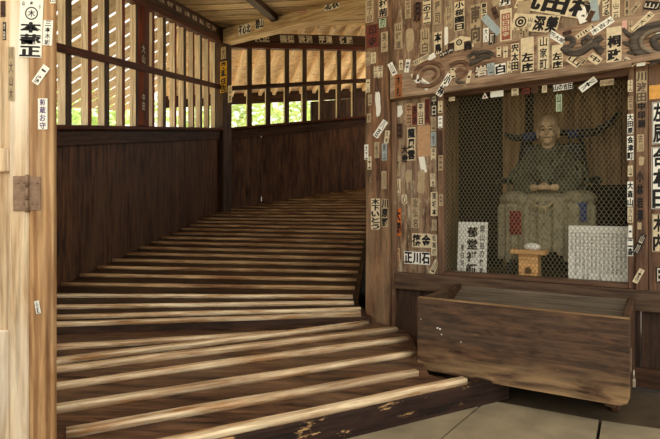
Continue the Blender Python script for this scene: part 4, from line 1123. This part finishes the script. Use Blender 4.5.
s('radial', 244.5, 29.5, 0.21, 0.115, 0, 'w', '不心北', 'white slip with three black characters at the far end of the pale beam', metres=1, bold=1)
s('radial', 259.5, 24, 0.14, 0.115, 0, 'w', '習山', 'white slip with two black characters second from the beam far end', metres=1, bold=1)
s('radial', 302, 9, 0.14, 0.08, -8, 'p', '田口', 'pink-edged slip on the middle of the pale ceiling beam', metres=1, border='redink')
s('radial', 332, 4, 0.19, 0.115, 0, 'w', '北秋', 'white slip with heavy black characters at the near end of the pale beam', metres=1, bold=1)
M['purpleink'] = plain('purple_ink', (84, 56, 110), 0.8)

# surfaces: origin, right, up, normal, name of the group
def surf_frames():
    F = {}
    Z = V((0, 0, 1))
    def ff(d): return (FA + FN * d, FE, Z, FN)
    F['pillar'] = ff(PD + 0.003) + ('paper slips on the cracked pillar',)
    F['boards'] = ff(0.0012) + ('paper slips on the boards left of the window',)
    F['upper'] = ff(0.0035) + ('paper slips on the boards above the lintel',)
    F['lintel'] = ff(LD + 0.0008) + ('paper slips on the carved lintel',)
    F['head'] = ff(0.0225) + ('paper slips on the window head rail',)
    F['winframe'] = ff(0.0208) + ('paper slips on the window frame',)
    F['net'] = ff(-0.0062) + ('slips on the netting',)
    F['upright'] = ff(0.0308) + ('paper slips on the upright right of the window',)
    F['panel'] = ff(0.0128) + ('paper sheets right of the window',)
    F['post'] = (V((0, DY - 0.0008, 0)), V((1, 0, 0)), Z, V((0, -1, 0)), 'paper slips on the near door post')
    F['leaf'] = (V((0, DY + 0.0004, 0)), V((1, 0, 0)), Z, V((0, -1, 0)), 'paper slips on the door leaf')
    F['leafpanel'] = (V((0, DY + 0.0172, 0)), V((1, 0, 0)), Z, V((0, -1, 0)), 'paper slips on the door leaf')
    F['leftpost'] = (Lw(0) + LN * 0.0208, V((0.139, 0.99, 0)), Z, LN, 'paper slips in the ramp passage')
    a, b = Lw(0), Lw(1); lx = V((0.139, 0.99, 0.147)).normalized()
    F['leftbeam'] = (Lw(0, 1.575 + 0.125) + LN * 0.0608, lx, LN.cross(lx).normalized() * 1.0, LN, 'faded slips on the beam over the near lattice')
    bx = (Bw(3.0, 2.285) - Bw(0.03, 1.985)).normalized()
    F['backbeam'] = (Bw(0.03, 1.985 + 0.125) + BN * 0.0608, bx, BN.cross(bx).normalized(), BN, 'black slips on the beam over the far lattice')
    co = Lw(3.07, 0.7) + LN * 0.02 + V((0.02, -0.02, 0))
    cn = V((-0.616, -0.788, 0))
    F['corner'] = (co + cn * 0.0708, V((0.788, -0.616, 0)), Z, cn, 'paper slips in the ramp passage')
    F['cornerR'] = F['corner']
    rx = (RD * 2.30 + V((0, 0, -0.075))).normalized(); rn = cn
    F['radial'] = (C0 + V((0, 0, 2.105)) + RD * 0.05 + rn * 0.0658, rx, rn.cross(rx).normalized(), rn, 'slips on the pale ceiling beam')
    return F
SF = surf_frames()
for k_, f_ in SF.items():
    assert f_[2].z > 0, k_

FILL = '山田川木中大小日月本'
ALLC = (''.join(t[7] for t in S) + '奉木山小川印寺' + '郁堂禅師開山祖の像奉納敬白' + 'あのにをてはとしたれいうきくかけこさ' + FILL)
bank = glyph_bank(ALLC, 0.02)

def put_glyph(bm, ch_, cx, cy, w, h, y, mi, bold=False):
    if ch_ not in bank: return
    vs_, ps = bank[ch_]
    for q, (ox, oz) in enumerate(((-0.035, -0.012), (0.035, -0.012), (0.0, 0.03)) if bold else ((0, 0),)):
        nv = [bm.verts.new((cx + (x + ox) * w, y - q * 0.00002, cy + (z + oz) * h)) for x, z in vs_]
        for p in ps:
            try: f = bm.faces.new([nv[i] for i in p]); f.material_index = mi
            except ValueError: pass

def ring(bm, cx, cz, r0, r1, y, mi, seg=20):
    a = [bm.verts.new((cx + r0 * math.cos(2 * math.pi * k / seg), y, cz + r0 * math.sin(2 * math.pi * k / seg))) for k in range(seg)]
    b = [bm.verts.new((cx + r1 * math.cos(2 * math.pi * k / seg), y, cz + r1 * math.sin(2 * math.pi * k / seg))) for k in range(seg)]
    for k in range(seg):
        f = bm.faces.new((a[k], a[(k + 1) % seg], b[(k + 1) % seg], b[k])); f.material_index = mi
def rect(bm, x0, x1, z0, z1, y, mi):
    f = bm.faces.new([bm.verts.new(p) for p in ((x0, y, z0), (x1, y, z0), (x1, y, z1), (x0, y, z1))]); f.material_index = mi

def slip(idx, surf, cx, cy, w, h, rot, paper, text, label, k):
    o, ex, ey, n, group = SF[surf]
    if cy is None:      # on the centre line of a beam
        c0 = on_plane(cx, 30, o, n); q = o + ex * ((ray(cx, 30).dot(n.cross(ex)) and 0) or 0)
        # intersect the pixel column with the beam centre line
        r = V(((cx - 330) / FPX, 1, 0)); m = V((r.y, -r.x, 0))
        tt = -o.dot(m) / ex.dot(m); c = o + ex * tt
    else: c = on_plane(cx, cy, o, n)
    if k.get('metres'): wm, hm = w, h
    else:
        sx_ = (on_plane(cx + 0.5, cy, o, n) - on_plane(cx - 0.5, cy, o, n)).dot(ex)
        sz_ = (on_plane(cx, cy - 0.5, o, n) - on_plane(cx, cy + 0.5, o, n)).dot(ey)
        ca, sa = abs(math.cos(math.radians(rot))), abs(math.sin(math.radians(rot)))
        wm = w * (sx_ * ca + sz_ * sa); hm = h * (sz_ * ca + sx_ * sa)
    rng = random.Random(idx * 17 + 3)
    lift = 0.0002 + 0.00022 * (idx % 9)
    R = Matrix.Rotation(math.radians(-rot), 4, 'Y')
    fr = frame(c + n * lift, ex, ey) @ R      # local: x right, z up, -y out of the surface
    bm = bmesh.new()
    pname, pc, ink = PAPERS[paper]
    ink = k.get('ink', ink)
    th = 0.0004
    hw, hh = wm / 2, hm / 2
    mats = []
    if pc is not None:
        if k.get('torn'):
            m_ = 18; pts = []
            for i in range(m_):
                a = 2 * math.pi * i / m_; ca, sa = math.cos(a), math.sin(a)
                q = 1 / max(abs(ca), abs(sa)) ** 0.7 * rng.uniform(0.72, 1.0)
                pts.append(V((hw * max(-1, min(1, ca * q)), 0, hh * max(-1, min(1, sa * q)))))
            hexa(bm, pts, V((0, -th, 0)))
        elif k.get('tri'):
            hexa(bm, [V((-hw, 0, -hh)), V((hw, 0, -hh)), V((0, 0, hh))], V((0, -th, 0)))
            f = bm.faces.new([bm.verts.new(p) for p in ((-hw * .5, -th - .0003, -hh * .7), (hw * .5, -th - .0003, -hh * .7), (0, -th - .0003, hh * .4))]); f.material_index = 1; ink = 'redink'
        elif k.get('house'):
            hexa(bm, [V((-hw, 0, -hh)), V((hw, 0, -hh)), V((hw, 0, hh * 0.25)), V((0.1 * hw, 0, hh)), V((-hw, 0, hh * 0.25))], V((0, -th, 0)))
            ring(bm, -0.05 * hw, hh * 0.1, hh * 0.28, hh * 0.46, -th - .0003, 1); put_glyph(bm, '木', -0.05 * hw, hh * 0.1, hh * 0.42, hh * 0.42, -th - .0003, 1)
        else:
            cut = min(hw, hh) * rng.uniform(0.05, 0.3) if rng.random() < 0.3 else 0
            pts = [V((-hw, 0, -hh)), V((hw - cut, 0, -hh)), V((hw, 0, -hh + cut)), V((hw, 0, hh)), V((-hw, 0, hh))] if cut else [V((-hw, 0, -hh)), V((hw, 0, -hh)), V((hw, 0, hh)), V((-hw, 0, hh))]
            hexa(bm, pts, V((0, -th, 0)))
        mats.append(paper_mat(pname, pc, 0.16))
    else:
        mats.append(M[ink])
    mats.append(M[ink])
    y = -th - 0.0003
    if k.get('panel'):
        rect(bm, -hw * .72, hw * .72, -hh * .92, hh * .72, y, 2); mats.append(M['redfaded'])
        for j in range(4): put_glyph(bm, '印日田寺'[j], 0, hh * (.5 - .36 * j), hw * 1.1, hh * .3, y - .0002, 0)
    bd = k.get('border')
    if bd:
        t_ = min(hw, hh) * 0.10; m_ = 0.93
        mats.append(M[bd]); mi = len(mats) - 1
        a, b = hw * m_, hh * (1 - (1 - m_) * hw / hh if hh > hw else m_)
        for q in ((-a, a, b - t_, b), (-a, a, -b, -b + t_), (-a, -a + t_, -b, b), (a - t_, a, -b, b)): rect(bm, q[0], q[1], q[2], q[3], y, mi)
    n_ = len(text)
    if n_:
        bw = 0.86 if k.get('bold') else 0.62
        if bd: bw *= 0.9
        x0, x1, z0, z1 = -hw, hw, -hh, hh
        if k.get('low'):
            z1 = hh - 2 * hh * k['low']
            if k.get('crest'):
                zc = hh * 0.52; ring(bm, 0.02 * hw, zc, hw * .46, hw * .56, y, 1); put_glyph(bm, '木', 0.02 * hw, zc, hw * .6, hw * .6, y, 1)
                put_glyph(bm, '奉', 0, hh * .86, hw * .30, hw * .34, y, 1); put_glyph(bm, '山', -hw * .7, hh * .86, hw * .22, hw * .4, y, 1); put_glyph(bm, '小', hw * .7, hh * .76, hw * .2, hw * .4, y, 1)
        elif k.get('crest'):
            ring(bm, -hw + hh * 0.95, 0, hh * .48, hh * .66, y, 1); ring(bm, -hw + hh * 0.95, 0, hh * .12, hh * .34, y, 1, 12)
            put_glyph(bm, '山', -hw + hh * 2.0, hh * .35, hh * .5, hh * .5, y, 1); put_glyph(bm, '川', -hw + hh * 2.0, -hh * .35, hh * .5, hh * .5, y, 1)
            x0 = -hw + hh * 2.4
        if hm >= wm * 0.99:
            cell = (z1 - z0) / n_
            for i, c_ in enumerate(text): put_glyph(bm, c_, (x0 + x1) / 2, z1 - cell * (i + 0.5), (x1 - x0) * bw, cell * 0.86, y, 1, k.get('bold'))
        else:
            cell = (x1 - x0) / n_
            for i, c_ in enumerate(text): put_glyph(bm, c_, x0 + cell * (i + 0.5), 0, cell * 0.88, (z1 - z0) * bw, y, 1, k.get('bold'))
    me = bpy.data.meshes.new('paper_slip'); bm.to_mesh(me); bm.free()
    for m_ in mats: me.materials.append(m_)
    ob_ = put_mesh('paper_slip', me, None, fr)
    tag(ob_, label, 'sheet' if surf == 'panel' else 'slip', group)
M['redfaded'] = plain('faded_red', (150, 86, 68), 0.8, 0, 0.25, 60)
for i, t_ in enumerate(S): slip(i, *t_)

# ---------------------------------------------------------------- name board, offering stand, text board
def write(fr, cols, name_o, ink, y):
    """cols: (x, ztop, zbottom, width, text) columns lettered on a board; joined into a lettering part"""
    bm = bmesh.new()
    for x, za, zb2, w_, tx in cols:
        cell = (za - zb2) / len(tx)
        for i, c_ in enumerate(tx): put_glyph(bm, c_, x, za - cell * (i + .5), w_, cell * .84, y, 0, tx == '郁堂禅師')
    me = bpy.data.meshes.new('lettering'); bm.to_mesh(me); bm.free(); me.materials.append(M[ink])
    return put_mesh('lettering', me, name_o, fr)
o_, fr, w_, h_ = upright_board('name_board', 481, 222, 30, -0.10, 0.10, M['white'], 'white name board with black brush characters leaning in the window left corner', 'sign', -0.17)
write(fr, [(w_ * .50, h_ * .93, h_ * .04, w_ * .34, '郁堂禅師'), (w_ * .83, h_ * .95, h_ * .05, w_ * .15, '開山祖の像奉'), (w_ * .17, h_ * .6, h_ * .05, w_ * .11, '敬白納山')], o_, 'ink', -0.0006)
o_, fr, w_, h_ = upright_board('text_board', 601, 226, 66, -0.075, 0.06, M['white'], 'white board densely covered in fine columns of text in the window right corner', 'sign', 0.0)
rt = random.Random(4); pool = 'あのにをてはとしたれいうきくかけこさ' + FILL
cols = []
for i in range(15):
    ln = rt.randint(11, 16) if i not in (0, 14) else 7
    cols.append((w_ * (0.94 - 0.063 * i), h_ * .90, h_ * (.90 - .052 * ln), w_ * .036, ''.join(rt.choice(pool) for _ in range(ln))))
write(fr, cols, o_, 'fadedink', -0.0006)
# offering stand: tray on a pierced body
sc_ = al(530, 262, -0.11); zt0 = al(528, 253.5, -0.11).z
SB = frame(V((sc_.x, sc_.y, AZ)), FE, (0, 0, 1))
stand = empty('offering_stand', (sc_.x, sc_.y, AZ), 'plain wooden offering stand with a round hole, in front of the monk statue', 'stand')
bw_ = 0.046; bh_ = zt0 - AZ
bm = bmesh.new(); seg = 24
rh = 0.0185; cz_ = bh_ * 0.42
ci = [bm.verts.new((rh * math.cos(2 * math.pi * i / seg), -bw_, cz_ + rh * math.sin(2 * math.pi * i / seg))) for i in range(seg)]
outp = []
for i in range(seg):
    a = 2 * math.pi * i / seg; ca, sa = math.cos(a), math.sin(a)
    sc2 = min(bw_ / abs(ca) if abs(ca) > 1e-6 else 9, ((bh_ - cz_) if sa > 0 else cz_) / abs(sa) if abs(sa) > 1e-6 else 9)
    outp.append(bm.verts.new((ca * sc2, -bw_, cz_ + sa * sc2)))
fs = [bm.faces.new((ci[i], ci[(i + 1) % seg], outp[(i + 1) % seg], outp[i])) for i in range(seg)]
for cxx, czz in ((bw_, bh_), (-bw_, bh_), (-bw_, 0), (bw_, 0)):
    # fill the corners
    near = sorted(outp, key=lambda v: (v.co.x - cxx) ** 2 + (v.co.z - czz) ** 2)[:2]
    if (near[0].co - V((cxx, -bw_, czz))).length > 1e-4: bm.faces.new((near[0], near[1], bm.verts.new((cxx, -bw_, czz))))
r_ = bmesh.ops.extrude_face_region(bm, geom=list(bm.faces))
bmesh.ops.translate(bm, verts=[g_ for g_ in r_['geom'] if isinstance(g_, bmesh.types.BMVert)], vec=(0, 0.006, 0))
cube(bm, (0, bw_ - 0.003, bh_ / 2), (bw_ * 2, 0.006, bh_)); cube(bm, (-bw_ + 0.003, 0.0, bh_ / 2), (0.006, bw_ * 2 - 0.0125, bh_)); cube(bm, (bw_ - 0.003, 0.0, bh_ / 2), (0.006, bw_ * 2 - 0.0125, bh_))
put('body', bm, M['hinoki'], stand, SB)
bm = bmesh.new()
cube(bm, (0, 0, bh_ + 0.004), (0.155, 0.13, 0.008), None, 0.001)
for sx_ in (-1, 1): cube(bm, (sx_ * 0.0805, 0, bh_ + 0.012), (0.006, 0.13, 0.024), Matrix.Identity(4), 0.001)
for sy_ in (-1, 1): cube(bm, (0, sy_ * 0.068, bh_ + 0.012), (0.167, 0.006, 0.024), Matrix.Identity(4), 0.001)
put('tray', bm, M['hinoki'], stand, SB)
bm = bmesh.new(); ell(bm, (0.012, 0.0, bh_ + 0.034), (0.042, 0.032, 0.022), 16)
tag(put('offering_bundle', bm, M['white'], None, SB), 'white rounded offering bundle lying on the wooden offering stand', 'offering')
for o in list(SC.objects):
    if o.parent is None and o is not camo: o.location.z += H
